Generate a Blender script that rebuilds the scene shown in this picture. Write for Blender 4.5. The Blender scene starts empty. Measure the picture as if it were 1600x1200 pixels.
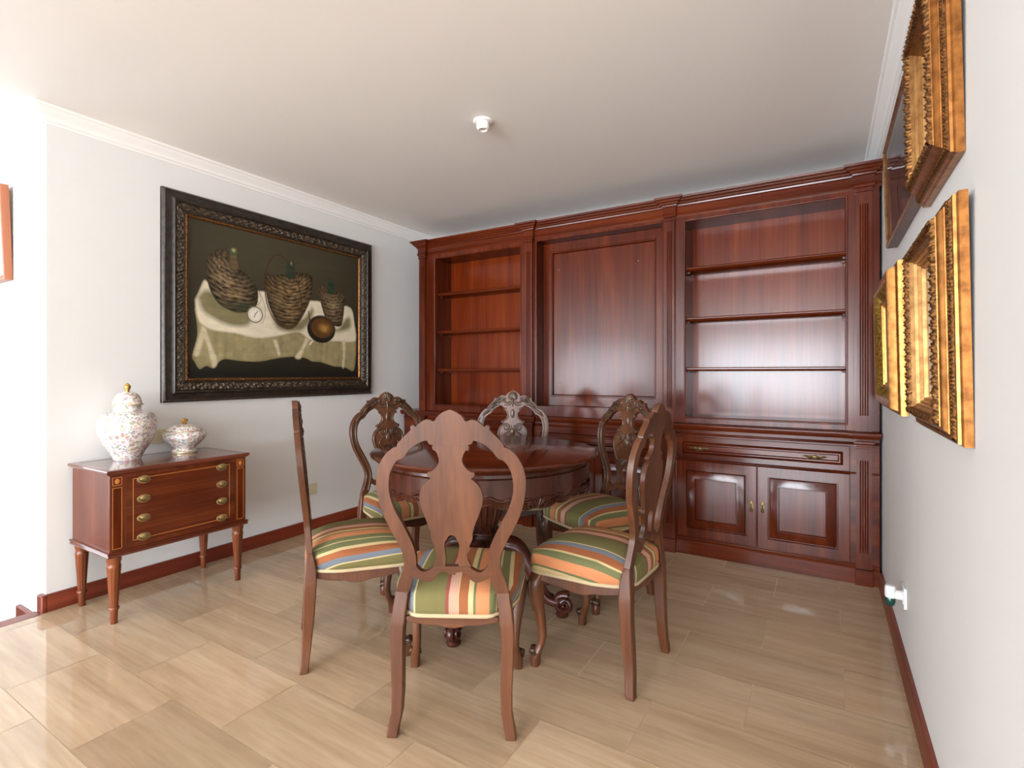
import bpy, bmesh, math, random
import numpy as np
from math import pi, sin, cos, radians, sqrt, atan2, hypot
from mathutils import Vector, Matrix

random.seed(7)
scene = bpy.context.scene
COL = scene.collection

def S(r, g, b):
    def f(c):
        c /= 255.0
        return c / 12.92 if c <= 0.04045 else ((c + 0.055) / 1.055) ** 2.4
    return (f(r), f(g), f(b), 1.0)

# ------------------------------------------------------------------ camera
cam_d = bpy.data.cameras.new('camera'); cam = bpy.data.objects.new('camera', cam_d); COL.objects.link(cam)
cam.location = (0, 0, 1.2)
cam.rotation_euler = (radians(90), 0, radians(31.3))
cam_d.sensor_width = 36.0
cam_d.lens = 36.0 * 805 / 1600
cam_d.shift_y = -16 / 1600
cam_d.clip_start = 0.02
scene.camera = cam

# ------------------------------------------------------------------ light
world = bpy.data.worlds.new('daylight'); scene.world = world
world.use_nodes = True
bg = world.node_tree.nodes['Background']
bg.inputs[0].default_value = (0.80, 0.90, 1.0, 1)
bg.inputs[1].default_value = 1.0
def area(name, loc, rot, sx, sy, power, col):
    d = bpy.data.lights.new(name, 'AREA'); d.shape = 'RECTANGLE'; d.size = sx; d.size_y = sy
    d.energy = power; d.color = col
    o = bpy.data.objects.new(name, d); o.location = loc; o.rotation_euler = rot; COL.objects.link(o)
    return o
# daylight by unseen openings behind the camera; right and stair windows are added
SKYC = (0.85, 0.92, 1.0)
area('daylight_left', (-5.45, -6.52, 1.24), (radians(134), 0, 0), 2.9, 2.2, 330, SKYC)
area('daylight_middle', (-1.2, -6.52, 1.24), (radians(134), 0, 0), 3.2, 2.25, 790, SKYC)
area('added_daylight_right', (2.0, -6.52, 1.24), (radians(134), 0, 0), 2.0, 2.25, 270, SKYC)  # added lamp in an unseen window, put in to light the left wall
area('added_daylight_stair', (-7.22, -1.75, 1.3), (0, radians(-120), 0), 2.0, 3.9, 95, SKYC)  # added lamp from the stair side, lights the right wall and ceiling
scene.cycles.diffuse_bounces = 8
scene.cycles.max_bounces = 14
scene.view_settings.view_transform = 'Standard'
scene.view_settings.look = 'None'
scene.view_settings.gamma = 1.0
scene.view_settings.use_curve_mapping = False
scene.view_settings.exposure = 0.13

# ------------------------------------------------------------------ helpers
class M:
    """collects geometry; build() links it as one mesh object"""
    def __init__(s, o=(0, 0, 0)):
        s.v = []; s.f = []; s.mi = []; s.uv = None; s.o = o; s.cur = 0
    def add(s, vs, fs):
        b = len(s.v); s.v += [tuple(v) for v in vs]
        for f in fs:
            s.f.append(tuple(b + i for i in f)); s.mi.append(s.cur)
        return s
    def box(s, x0, x1, y0, y1, z0, z1):
        return s.add([(x0,y0,z0),(x1,y0,z0),(x1,y1,z0),(x0,y1,z0),(x0,y0,z1),(x1,y0,z1),(x1,y1,z1),(x0,y1,z1)],
                     [(0,3,2,1),(4,5,6,7),(0,1,5,4),(1,2,6,5),(2,3,7,6),(3,0,4,7)])
    def rings(s, R, cap=True, close=True):
        n = len(R[0]); vs = [p for r in R for p in r]; fs = []
        for i in range(len(R) - 1):
            for j in range(n if close else n - 1):
                k = (j + 1) % n
                fs.append((i*n+j, i*n+k, (i+1)*n+k, (i+1)*n+j))
        if cap:
            fs.append(tuple(range(n - 1, -1, -1))); fs.append(tuple((len(R)-1)*n + j for j in range(n)))
        return s.add(vs, fs)
    def lathe(s, prof, n=48, c=(0, 0, 0), mod=None, cap=True):
        R = []
        for r, z in prof:
            ring = []
            for j in range(n):
                a = 2*pi*j/n; rr, zz = (r, z) if mod is None else mod(r, z, a)
                ring.append((c[0]+rr*cos(a), c[1]+rr*sin(a), c[2]+zz))
            R.append(ring)
        return s.rings(R, cap)
    def tube(s, path, rad, n=8, flat=None):
        P = [Vector(p) for p in path]; m = len(P)
        if not hasattr(rad, '__len__'): rad = [rad]*m
        R = []; prev = None
        for i in range(m):
            t = (P[min(i+1, m-1)] - P[max(i-1, 0)])
            if t.length < 1e-9: t = Vector((0, 0, 1))
            t.normalize()
            if prev is None:
                a = Vector((0, 1, 0)) if abs(t.y) < .9 else Vector((1, 0, 0))
                u = t.cross(a).normalized()
            else:
                u = (prev - t*prev.dot(t)); u = u.normalized() if u.length > 1e-6 else t.orthogonal().normalized()
            prev = u; w = t.cross(u)
            R.append([tuple(P[i] + u*(rad[i]*cos(2*pi*j/n)) + w*(rad[i]*sin(2*pi*j/n))) for j in range(n)])
        return s.rings(R)
    def loft(s, secs, n=4, e=2.0):
        """secs: (cx, cy, z, hx, hy); horizontal super-ellipse sections (n=4: rectangles)"""
        R = []
        for cx, cy, z, hx, hy in secs:
            if n == 4:
                R.append([(cx-hx,cy-hy,z),(cx+hx,cy-hy,z),(cx+hx,cy+hy,z),(cx-hx,cy+hy,z)])
            else:
                r = []
                for j in range(n):
                    a = 2*pi*j/n; ca, sa = cos(a), sin(a)
                    r.append((cx+hx*math.copysign(abs(ca)**(2/e), ca), cy+hy*math.copysign(abs(sa)**(2/e), sa), z))
                R.append(r)
        return s.rings(R)
    def ball(s, c, rx, ry=None, rz=None, n=10, m=7):
        ry = ry or rx; rz = rz or rx
        vs = [(c[0], c[1], c[2]-rz)]; fs = []
        for i in range(1, m):
            b = -pi/2 + pi*i/m
            for j in range(n):
                a = 2*pi*j/n
                vs.append((c[0]+rx*cos(b)*cos(a), c[1]+ry*cos(b)*sin(a), c[2]+rz*sin(b)))
        vs.append((c[0], c[1], c[2]+rz)); L = len(vs)-1
        for j in range(n):
            k = (j+1) % n
            fs.append((0, 1+k, 1+j)); fs.append((L, L-n+j, L-n+k))
            for i in range(m-2):
                fs.append((1+i*n+j, 1+i*n+k, 1+(i+1)*n+k, 1+(i+1)*n+j))
        return s.add(vs, fs)
    def prism(s, poly, y0, y1, yf=None, plane='xz'):
        """polygon in (x,z) pushed from y0 to y1; yf(z) adds a lean"""
        yf = yf or (lambda z: 0.0)
        bm = bmesh.new()
        vs = [bm.verts.new((p[0], 0, p[1])) for p in poly]
        ed = [bm.edges.new((vs[i], vs[(i+1) % len(vs)])) for i in range(len(vs))]
        bmesh.ops.triangle_fill(bm, use_beauty=True, use_dissolve=False, edges=ed, normal=(0, -1, 0))
        bm.verts.index_update()
        tri = [[v.index for v in f.verts] for f in bm.faces]
        flip = [f.normal.y > 0 for f in bm.faces]
        bm.free()
        n = len(poly)
        A = [(p[0], y0 + yf(p[1]), p[1]) for p in poly] + [(p[0], y1 + yf(p[1]), p[1]) for p in poly]
        fs = []
        for t, fl in zip(tri, flip):
            t = t[::-1] if fl else t
            fs.append(tuple(t)); fs.append(tuple(n + i for i in t[::-1]))
        ar = sum(poly[i][0]*poly[(i+1) % n][1] - poly[(i+1) % n][0]*poly[i][1] for i in range(n))
        for i in range(n):
            k = (i+1) % n
            q = (i, n+i, n+k, k)
            fs.append(q if ar > 0 else q[::-1])
        return s.add(A, fs)
    def sweep(s, path, prof, closed=False, cap=True):
        """path of (x,y); prof of (out, z); out goes to the right of the travel direction, corners mitred"""
        n = len(path); R = []
        for i in range(n):
            def d(a, b):
                v = Vector((path[b][0]-path[a][0], path[b][1]-path[a][1])); return v.normalized()
            if closed: d0, d1 = d(i-1, i), d(i, (i+1) % n)
            else:
                d1 = d(i, i+1) if i < n-1 else d(i-1, i); d0 = d(i-1, i) if i > 0 else d1
            n0 = Vector((d0.y, -d0.x)); n1 = Vector((d1.y, -d1.x))
            m = (n0+n1); k = 1.0
            m.normalize(); k = 1.0/max(.2, m.dot(n0))
            R.append([(path[i][0]+m.x*k*o, path[i][1]+m.y*k*o, z) for o, z in prof])
        if closed: R.append(R[0])
        b = len(prof)
        vs = [p for r in R for p in r]; fs = []
        for i in range(len(R)-1):
            for j in range(b-1):
                fs.append((i*b+j, i*b+j+1, (i+1)*b+j+1, (i+1)*b+j))
        if cap and not closed:
            fs.append(tuple(range(b))[::-1]); fs.append(tuple((len(R)-1)*b+j for j in range(b)))
        return s.add(vs, fs)
    def rect(s, x0, x1, z0, z1, y, prof, fill=True, back=False):
        """concentric rectangles facing -y: prof of (inset, out)"""
        R = []
        for t, o in prof:
            R.append([(x0+t, y-o, z0+t), (x1-t, y-o, z0+t), (x1-t, y-o, z1-t), (x0+t, y-o, z1-t)])
        vs = [p for r in R for p in r]; fs = []
        for i in range(len(R)-1):
            for j in range(4):
                k = (j+1) % 4
                fs.append((i*4+j, i*4+k, (i+1)*4+k, (i+1)*4+j))
        if fill: fs.append(tuple((len(R)-1)*4+j for j in range(4)))
        if back: fs.append((3, 2, 1, 0))
        return s.add(vs, fs)
    def build(s, name, mat, parent=None, bevel=0, seg=2, smooth=True, sharp=35, merge=False):
        me = bpy.data.meshes.new(name)
        o = s.o
        me.from_pydata([(v[0]-o[0], v[1]-o[1], v[2]-o[2]) for v in s.v], [], s.f)
        mats = mat if isinstance(mat, (list, tuple)) else [mat]
        for m in mats: me.materials.append(m)
        if len(mats) > 1: me.polygons.foreach_set('material_index', s.mi)
        if s.uv:
            uvl = me.uv_layers.new(name='UVMap')
            li = np.empty(len(me.loops), dtype=np.int32); me.loops.foreach_get('vertex_index', li)
            uvl.data.foreach_set('uv', np.asarray(s.uv, dtype=np.float32)[li].ravel())
        bm = bmesh.new(); bm.from_mesh(me)
        if merge: bmesh.ops.remove_doubles(bm, verts=bm.verts, dist=1e-5)
        bmesh.ops.recalc_face_normals(bm, faces=bm.faces)
        bm.to_mesh(me); bm.free()
        if smooth:
            me.polygons.foreach_set('use_smooth', [True]*len(me.polygons))
            me.set_sharp_from_angle(angle=radians(sharp))
        ob = bpy.data.objects.new(name, me); COL.objects.link(ob)
        if parent: ob.parent = parent
        if bevel:
            b = ob.modifiers.new('bevel', 'BEVEL'); b.width = bevel; b.segments = seg
            b.limit_method = 'ANGLE'; b.angle_limit = radians(40)
        return ob

def tag(o, label=None, cat=None, group=None, kind=None):
    if label: o['label'] = label
    if cat: o['category'] = cat
    if group: o['group'] = group
    if kind: o['kind'] = kind
    return o
def thing(name, label, cat, loc, rot=(0, 0, 0), group=None):
    o = bpy.data.objects.new(name, None); COL.objects.link(o)
    o.empty_display_size = .1
    o.location = loc; o.rotation_euler = rot
    return tag(o, label, cat, group)
def struct(name, m, mat, label=None, **k):
    o = m.build(name, mat, **k); o['kind'] = 'structure'
    if label: o['label'] = label
    return o
def dup(o, parent=None):
    c = o.copy(); COL.objects.link(c)
    if parent: c.parent = parent
    for ch in list(o.children): dup(ch, c)
    return c
def cr(P, n=5):
    """Catmull-Rom through P (open)"""
    out = []
    for i in range(len(P)-1):
        p0 = P[max(i-1, 0)]; p1 = P[i]; p2 = P[i+1]; p3 = P[min(i+2, len(P)-1)]
        for k in range(n):
            t = k/n
            out.append(tuple(.5*((2*b)+(c-a)*t+(2*a-5*b+4*c-d)*t*t+(3*b-a-3*c+d)*t**3) for a, b, c, d in zip(p0, p1, p2, p3)))
    out.append(tuple(P[-1])); return out
def spiral(cx, cz, r0, turns, a0, sgn=1, n=26, r1=.15):
    return [(cx+sgn*(r0*(1-(1-r1)*i/n))*cos(a0+2*pi*turns*i/n), cz+(r0*(1-(1-r1)*i/n))*sin(a0+2*pi*turns*i/n)) for i in range(n+1)]

# ------------------------------------------------------------------ materials
def mat(name, col=(.8, .8, .8, 1), rough=.5, metal=0.0, coat=0.0, spec=.5):
    m = bpy.data.materials.new(name); m.use_nodes = True
    nt = m.node_tree; b = nt.nodes['Principled BSDF']
    b.inputs['Base Color'].default_value = col; b.inputs['Roughness'].default_value = rough
    b.inputs['Metallic'].default_value = metal; b.inputs['Coat Weight'].default_value = coat
    b.inputs['Coat Roughness'].default_value = .12; b.inputs['Specular IOR Level'].default_value = spec
    return m, nt, b
def N(nt, t, **k):
    n = nt.nodes.new(t)
    for a, v in k.items(): setattr(n, a, v)
    return n
def ramp(nt, fac, stops, interp='LINEAR'):
    r = N(nt, 'ShaderNodeValToRGB'); r.color_ramp.interpolation = interp
    e = r.color_ramp.elements
    e[0].position, e[0].color = stops[0]; e[1].position, e[1].color = stops[-1]
    for p, c in stops[1:-1]:
        x = e.new(p); x.color = c
    nt.links.new(fac, r.inputs[0]); return r.outputs[0]
def noise(nt, scale=(1, 1, 1), sc=5, detail=4, src='Object', rot=(0, 0, 0), dist=0.0, rough=.5):
    tc = N(nt, 'ShaderNodeTexCoord'); mp = N(nt, 'ShaderNodeMapping')
    mp.inputs['Scale'].default_value = scale; mp.inputs['Rotation'].default_value = rot
    nt.links.new(tc.outputs[src], mp.inputs[0])
    n = N(nt, 'ShaderNodeTexNoise'); n.inputs['Scale'].default_value = sc; n.inputs['Detail'].default_value = detail
    n.inputs['Distortion'].default_value = dist; n.inputs['Roughness'].default_value = rough
    nt.links.new(mp.outputs[0], n.inputs['Vector']); return n
def bump(nt, b, h, strength=.2, dist=.002):
    x = N(nt, 'ShaderNodeBump'); x.inputs['Strength'].default_value = strength; x.inputs['Distance'].default_value = dist
    nt.links.new(h, x.inputs['Height']); nt.links.new(x.outputs[0], b.inputs['Normal'])
def wood(name, dark, mid, light, axis='z', rough=.32, coat=0.0, sc=1.0, spec=.5):
    m, nt, b = mat(name, mid, rough, coat=coat, spec=spec)
    s = {'x': (.6, 9, 9), 'y': (9, .6, 9), 'z': (9, 9, .6)}[axis]
    s2 = {'x': (3, 110, 110), 'y': (110, 3, 110), 'z': (110, 110, 3)}[axis]
    n1 = noise(nt, s, 1.3*sc, 3, dist=.6)
    n2 = noise(nt, s2, 1.0*sc, 2)
    mx = N(nt, 'ShaderNodeMix', data_type='FLOAT'); mx.inputs[0].default_value = .3
    nt.links.new(n1.outputs[0], mx.inputs[2]); nt.links.new(n2.outputs[0], mx.inputs[3])
    c = ramp(nt, mx.outputs[0], [(.28, dark), (.5, mid), (.74, light)])
    nt.links.new(c, b.inputs['Base Color'])
    bump(nt, b, n2.outputs[0], .06, .001)
    return m
def paint(name, col, rough=.6, bs=.08):
    m, nt, b = mat(name, col, rough, spec=.3)
    n = noise(nt, (1, 1, 1), 60, 4); bump(nt, b, n.outputs[0], bs, .002)
    n2 = noise(nt, (1, 1, 1), 1.2, 3)
    c = ramp(nt, n2.outputs[0], [(.3, tuple(x*.975 for x in col[:3])+(1,)), (.7, col)])
    nt.links.new(c, b.inputs['Base Color'])
    return m

WALL = paint('wall_paint', S(226, 226, 224))
CEIL = paint('ceiling_paint', S(241, 237, 232))
WHITE = mat('white_plaster', S(243, 241, 238), .5)[0]
CH = (S(54, 16, 4), S(84, 29, 8), S(108, 45, 14))
CHERRY_Z = wood('cherry_upright', *CH, axis='z', rough=.17, spec=.36)
CHERRY_X = wood('cherry_level', *CH, axis='x', rough=.17, spec=.36)
CB = (S(70, 20, 3), S(100, 34, 6), S(124, 52, 13))
CHERRY_BACK = wood('cherry_back_board', *CB, axis='z', rough=.17, sc=.8, spec=.36)
SKIRT = wood('skirting_wood', S(88, 32, 18), S(120, 50, 30), S(148, 72, 46), axis='y', rough=.35)
CO = (S(62, 22, 9), S(92, 38, 17), S(118, 58, 28))
CONS_Y = wood('console_wood', *CO, axis='y', rough=.22, coat=.4)
CONS_Z = wood('console_wood_upright', *CO, axis='z', rough=.3)
CONS_TOP = wood('console_top_wood', S(70, 26, 16), S(100, 42, 25), S(124, 60, 38), axis='y', rough=.10, coat=.6)
CONS_LEG = wood('console_leg_wood', S(74, 32, 13), S(112, 54, 25), S(140, 78, 40), axis='z', rough=.3)
INLAY = mat('pale_inlay', S(196, 124, 58), .35)[0]
WALNUT = wood('chair_walnut', S(54, 29, 16), S(84, 47, 27), S(110, 66, 40), axis='z', rough=.33)
WALNUT_X = wood('chair_walnut_level', S(54, 29, 16), S(84, 47, 27), S(110, 66, 40), axis='x', rough=.33)
CARVED = wood('carved_walnut', S(46, 30, 20), S(72, 49, 34), S(94, 67, 48), axis='z', rough=.24)
TABLE_TOP = wood('table_top_wood', S(50, 18, 8), S(78, 32, 15), S(102, 48, 25), axis='x', rough=.12, coat=.25, sc=.6)
TABLE = wood('table_wood', S(40, 17, 10), S(62, 28, 16), S(84, 42, 25), axis='z', rough=.25)
TABLE_FOOT = wood('table_foot_wood', S(48, 20, 16), S(74, 34, 26), S(98, 50, 38), axis='z', rough=.25)
BRASS = mat('old_brass', S(188, 164, 112), .34, .75)[0]
BRASS_D = mat('dark_brass', S(104, 84, 52), .4, .8)[0]
CERAM = mat('cream_plastic', S(212, 202, 174), .35)[0]
PLASTIC = mat('white_plastic', S(222, 222, 220), .35)[0]
DARK = mat('dark_hole', S(26, 22, 20), .7)[0]
BRAID = mat('cream_braid', S(180, 160, 126), .85)[0]
GREEN = mat('green_liquid', S(20, 84, 74), .06, spec=.6)[0]
GREEN.node_tree.nodes['Principled BSDF'].inputs['Transmission Weight'].default_value = .5
STEEL = mat('steel_pin', S(190, 190, 190), .3, 1.0)[0]

def gilt(name, dark, light, rough=.34, sc=40):
    m, nt, b = mat(name, light, rough, .8)
    n = noise(nt, (1, 1, 1), sc, 4)
    c = ramp(nt, n.outputs[0], [(.32, dark), (.62, light)])
    nt.links.new(c, b.inputs['Base Color']); bump(nt, b, n.outputs[0], .15, .001); return m
GILT = gilt('antique_gilt', S(124, 76, 34), S(172, 112, 56), .33)
GILT_D = gilt('worn_gilt_ornament', S(52, 30, 15), S(150, 102, 56), .38, 160)
GILT_B = gilt('bright_gilt', S(140, 92, 42), S(180, 126, 66), .34)
GILT_C = gilt('bright_gilt_ribs', S(120, 84, 34), S(216, 176, 90), .35, 90)
GILT_S = gilt('thin_gilt', S(126, 86, 46), S(168, 124, 74), .33)
FRAME_DK = wood('dark_frame_wood', S(62, 34, 22), S(92, 54, 36), S(112, 70, 48), axis='z', rough=.35)
FRAME_BR = wood('brown_frame_wood', S(124, 66, 40), S(156, 90, 58), S(176, 112, 76), axis='z', rough=.4)
BLACKF = gilt('black_carved_frame', S(20, 15, 11), S(98, 82, 64), .36, 90)
BLACKF.node_tree.nodes['Principled BSDF'].inputs['Metallic'].default_value = .15
BLACKP = gilt('black_flat_frame', S(30, 24, 19), S(58, 48, 40), .4, 30)
BLACKP.node_tree.nodes['Principled BSDF'].inputs['Metallic'].default_value = .1

# marble tiles: each tile's own tone is stored on its face
def marble():
    m, nt, b = mat('beige_marble', S(190, 160, 125), .055, spec=.5)
    at = N(nt, 'ShaderNodeAttribute', attribute_name='tone')
    tc = N(nt, 'ShaderNodeTexCoord'); ad = N(nt, 'ShaderNodeVectorMath', operation='ADD')
    mu = N(nt, 'ShaderNodeVectorMath', operation='SCALE'); mu.inputs['Scale'].default_value = 37.0
    nt.links.new(at.outputs['Vector'], mu.inputs[0])
    nt.links.new(tc.outputs['Object'], ad.inputs[0]); nt.links.new(mu.outputs[0], ad.inputs[1])
    def nz(scale, sc, det, dist=0):
        mp = N(nt, 'ShaderNodeMapping'); mp.inputs['Scale'].default_value = scale
        mp.inputs['Rotation'].default_value = (0, 0, radians(4))
        nt.links.new(ad.outputs[0], mp.inputs[0])
        n = N(nt, 'ShaderNodeTexNoise'); n.inputs['Scale'].default_value = sc; n.inputs['Detail'].default_value = det
        n.inputs['Distortion'].default_value = dist
        nt.links.new(mp.outputs[0], n.inputs['Vector']); return n.outputs[0]
    a = nz((.7, 14, 1), 1.6, 5, .4); c2 = nz((6, 60, 1), 1.2, 3); c3 = nz((.5, 3, 1), 1.3, 3)
    m1 = N(nt, 'ShaderNodeMix', data_type='FLOAT'); m1.inputs[0].default_value = .35
    nt.links.new(a, m1.inputs[2]); nt.links.new(c2, m1.inputs[3])
    m2 = N(nt, 'ShaderNodeMix', data_type='FLOAT'); m2.inputs[0].default_value = .35
    nt.links.new(m1.outputs[0], m2.inputs[2]); nt.links.new(c3, m2.inputs[3])
    col = ramp(nt, m2.outputs[0], [(.30, S(158, 132, 104)), (.5, S(184, 159, 130)), (.68, S(200, 178, 150))])
    mx = N(nt, 'ShaderNodeMix', data_type='RGBA', blend_type='MULTIPLY'); mx.inputs[0].default_value = 1.0
    sep = N(nt, 'ShaderNodeSeparateColor'); nt.links.new(at.outputs['Color'], sep.inputs[0])
    cmb = N(nt, 'ShaderNodeCombineColor')
    for i in range(3): nt.links.new(sep.outputs[0], cmb.inputs[i])
    nt.links.new(col, mx.inputs[6]); nt.links.new(cmb.outputs[0], mx.inputs[7])
    nt.links.new(mx.outputs[2], b.inputs['Base Color'])
    return m
MARBLE = marble()
GROUT = mat('tile_joint', S(206, 184, 150), .6)[0]

def stripes():
    m, nt, b = mat('striped_fabric', (.5, .4, .3, 1), .85, spec=.2)
    olive, green = S(108, 101, 62), S(103, 104, 69)
    orange, brown, blue = S(186, 122, 82), S(142, 86, 54), S(104, 110, 118)
    cream, pink, red = S(186, 166, 122), S(184, 142, 122), S(134, 72, 60)
    st = [(-.36, cream), (-.306, brown), (-.30, cream), (-.283, green), (-.275, orange), (-.228, green), (-.197, cream),
          (-.19, brown), (-.157, blue), (-.130, cream), (-.124, olive), (-.023, red), (-.014, pink), (.017, cream),
          (.021, brown), (.052, cream), (.068, green), (.077, orange), (.122, green), (.150, cream), (.157, green),
          (.185, cream), (.197, brown), (.228, blue), (.254, cream), (.261, olive), (.36, olive)]
    uv = N(nt, 'ShaderNodeUVMap'); sp = N(nt, 'ShaderNodeSeparateXYZ'); nt.links.new(uv.outputs[0], sp.inputs[0])
    mr = N(nt, 'ShaderNodeMapRange'); mr.inputs[1].default_value = -.36; mr.inputs[2].default_value = .36
    nt.links.new(sp.outputs[0], mr.inputs[0])
    c = ramp(nt, mr.outputs[0], [((u+.36)/.72, k) for u, k in st], 'CONSTANT')
    n = noise(nt, (260, 900, 1), 1, 2, 'UV'); n2 = noise(nt, (30, 8, 1), 1, 3, 'UV')
    ad = N(nt, 'ShaderNodeMath', operation='ADD'); nt.links.new(n.outputs[0], ad.inputs[0]); nt.links.new(n2.outputs[0], ad.inputs[1])
    v = ramp(nt, ad.outputs[0], [(.35, (.72, .72, .72, 1)), (1.0, (1.06, 1.06, 1.06, 1))])
    mx = N(nt, 'ShaderNodeMix', data_type='RGBA', blend_type='MULTIPLY'); mx.inputs[0].default_value = 1
    nt.links.new(c, mx.inputs[6]); nt.links.new(v, mx.inputs[7]); nt.links.new(mx.outputs[2], b.inputs['Base Color'])
    bump(nt, b, n.outputs[0], .15, .001)
    return m
FABRIC = stripes()

def floral():
    m, nt, b = mat('floral_porcelain', S(236, 232, 226), .12, coat=.5)
    tc = N(nt, 'ShaderNodeTexCoord')
    last = None
    nz = N(nt, 'ShaderNodeTexNoise'); nz.inputs['Scale'].default_value = 40; nt.links.new(tc.outputs['Object'], nz.inputs['Vector'])
    wob = N(nt, 'ShaderNodeVectorMath', operation='SCALE'); wob.inputs['Scale'].default_value = .02
    nt.links.new(nz.outputs['Color'], wob.inputs[0])
    cur = None
    base = N(nt, 'ShaderNodeRGB'); base.outputs[0].default_value = S(232, 228, 222); cur = base.outputs[0]
    for sc, off, th, cols in ((34, 0.0, .36, [S(214, 160, 170), S(196, 132, 150), S(222, 186, 190)]),
                              (44, 3.3, .33, [S(128, 142, 96), S(160, 160, 100), S(120, 140, 120)]),
                              (58, 7.1, .34, [S(150, 146, 176), S(170, 160, 186), S(206, 186, 130)]),
                              (80, 9.7, .32, [S(140, 150, 130), S(190, 120, 130), S(150, 130, 120)])):
        ad = N(nt, 'ShaderNodeVectorMath', operation='ADD'); ad.inputs[1].default_value = (off, off*.7, off*.3)
        nt.links.new(tc.outputs['Object'], ad.inputs[0])
        a2 = N(nt, 'ShaderNodeVectorMath', operation='ADD'); nt.links.new(ad.outputs[0], a2.inputs[0]); nt.links.new(wob.outputs[0], a2.inputs[1])
        v = N(nt, 'ShaderNodeTexVoronoi'); v.inputs['Scale'].default_value = sc; nt.links.new(a2.outputs[0], v.inputs['Vector'])
        mask = N(nt, 'ShaderNodeMath', operation='LESS_THAN'); mask.inputs[1].default_value = th
        nt.links.new(v.outputs['Distance'], mask.inputs[0])
        sp = N(nt, 'ShaderNodeSeparateColor'); nt.links.new(v.outputs['Color'], sp.inputs[0])
        c = ramp(nt, sp.outputs[0], [(0, cols[0]), (.4, cols[1]), (.75, cols[2])], 'CONSTANT')
        mx = N(nt, 'ShaderNodeMix', data_type='RGBA')
        mm = N(nt, 'ShaderNodeMath', operation='MULTIPLY'); mm.inputs[1].default_value = .72
        nt.links.new(mask.outputs[0], mm.inputs[0]); nt.links.new(mm.outputs[0], mx.inputs[0])
        nt.links.new(cur, mx.inputs[6]); nt.links.new(c, mx.inputs[7]); cur = mx.outputs[2]
    nt.links.new(cur, b.inputs['Base Color'])
    return m
FLORAL = floral()
GOLDP = mat('gold_lustre', S(214, 168, 92), .25, .8)[0]
GOLDRIM = mat('gold_rim', S(212, 184, 140), .25, .4)[0]

# ------------------------------------------------------------------ room shell
XL, XR, YB, YF, ZC = -3.36, 0.275, 4.02, -6.5, 2.545
XE, YE = 3.2, 0.80                         # behind the camera the room widens to the right
YC = 1.0                                   # the corner where the left wall turns to the stair
struct('wall_left', M().box(XL-.15, XL, YC+.0001, YB, -.2, ZC), WALL)
struct('wall_stair', M().box(-7.2, XL-.0001, YC, YC+.15, -1.2, ZC), WALL)
struct('wall_right', M().box(XR, XR+.15, YE+.0001, YB+.15, -.2, ZC), WALL)
struct('wall_return', M().box(XR+.0001, XE, YE, YE+.15, -.2, ZC), WALL)
struct('wall_east', M().box(XE, XE+.15, YF, YE+.15, -.2, ZC), WALL)
struct('wall_back', M().box(XL-.15, XR, YB, YB+.15, -.2, ZC), WALL)
wo = M(); wo.box(-7.35, -7.2, YF, -3.75, -1.2, ZC); wo.box(-7.35, -7.2, .25, YC+.15, -1.2, ZC); wo.box(-7.35, -7.2, -3.75, .25, -1.2, .25); wo.box(-7.35, -7.2, -3.75, .25, 2.35, ZC)
struct('wall_outer', wo, WALL)
wo = M()
for ya in (-3.75, -1.775, .20): wo.box(-7.31, -7.26, ya, ya+.05, .25, 2.35)
wo.box(-7.31, -7.26, -3.75, .25, .25, .30); wo.box(-7.31, -7.26, -3.75, .25, 2.30, 2.35)
struct('window_4', wo, WHITE)  # unseen window added on the stair side for its light
def window_wall(m, x0, x1, wins, z0, z1):
    xs = x0
    for a, b, c, d in wins:
        m.box(xs, a, YF-.15, YF, z0, z1); m.box(a, b, YF-.15, YF, z0, c); m.box(a, b, YF-.15, YF, d, z1); xs = b
    m.box(xs, x1, YF-.15, YF, z0, z1); return m
WINS = [(-6.9, -4.0, .14, 2.36), (-2.8, .4, .10, 2.38), (1.0, 3.0, .10, 2.38)]  # last opening is added, to bring light onto the left wall
struct('wall_front', window_wall(M(), -7.35, XE+.15, WINS, -1.2, ZC), WALL)
for k, (a, b, c, d) in enumerate(WINS):
    fm = M(); w = .05
    fm.box(a, b, YF-.11, YF-.06, c, c+w); fm.box(a, b, YF-.11, YF-.06, d-w, d)
    for x in (a, (a+b)/2-w/2, b-w): fm.box(x, x+w, YF-.11, YF-.06, c, d)
    struct('window_%d' % (k+1), fm, WHITE)
struct('ceiling', M().box(-7.35, XE+.15, YF-.15, YB+.15, ZC, ZC+.12), CEIL)

# floor: joints under separate marble tiles
struct('floor', M().box(XL, XR, YF, YB, -.12, -.0012).box(XR, XE, YF, YE, -.12, -.0012), GROUT)
TL, TH, J = .6045, .3033, .0011
tm = M(); tones = []
over = {(-1, -1): .98, (0, -3): .86, (0, -4): 1.08, (1, -3): 1.09, (1, -4): 1.02, (2, -1): 1.04, (3, -3): .93, (6, 0): 1.06, (4, 0): .98, (5, 0): .97,
        (2, -2): .95, (1, -2): .97, (0, -2): 1.03, (-1, -4): 1.06}
r0 = -24
for r in range(r0, 12):
    y0 = .67 + r*TH; y1 = y0+TH
    off = -.238 if r % 2 == 0 else -.541
    for k in range(-7, 8):
        x0 = off + k*TL; x1 = x0+TL
        a, b = max(x0+J, XL), min(x1-J, XR if y1 > YE+.1 else XE); c, d = max(y0+J, YF), min(y1-J, YB)
        if b-a < .01 or d-c < .01: continue
        tm.add([(a,c,0),(b,c,0),(b,d,0),(a,d,0)], [(0,1,2,3)])
        t = over.get((r, k), random.uniform(.92, 1.05)); tones.append(t)
tiles = tm.build('floor', MARBLE, smooth=False); tiles['kind'] = 'structure'
at = tiles.data.attributes.new('tone', 'FLOAT_COLOR', 'FACE')
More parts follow.
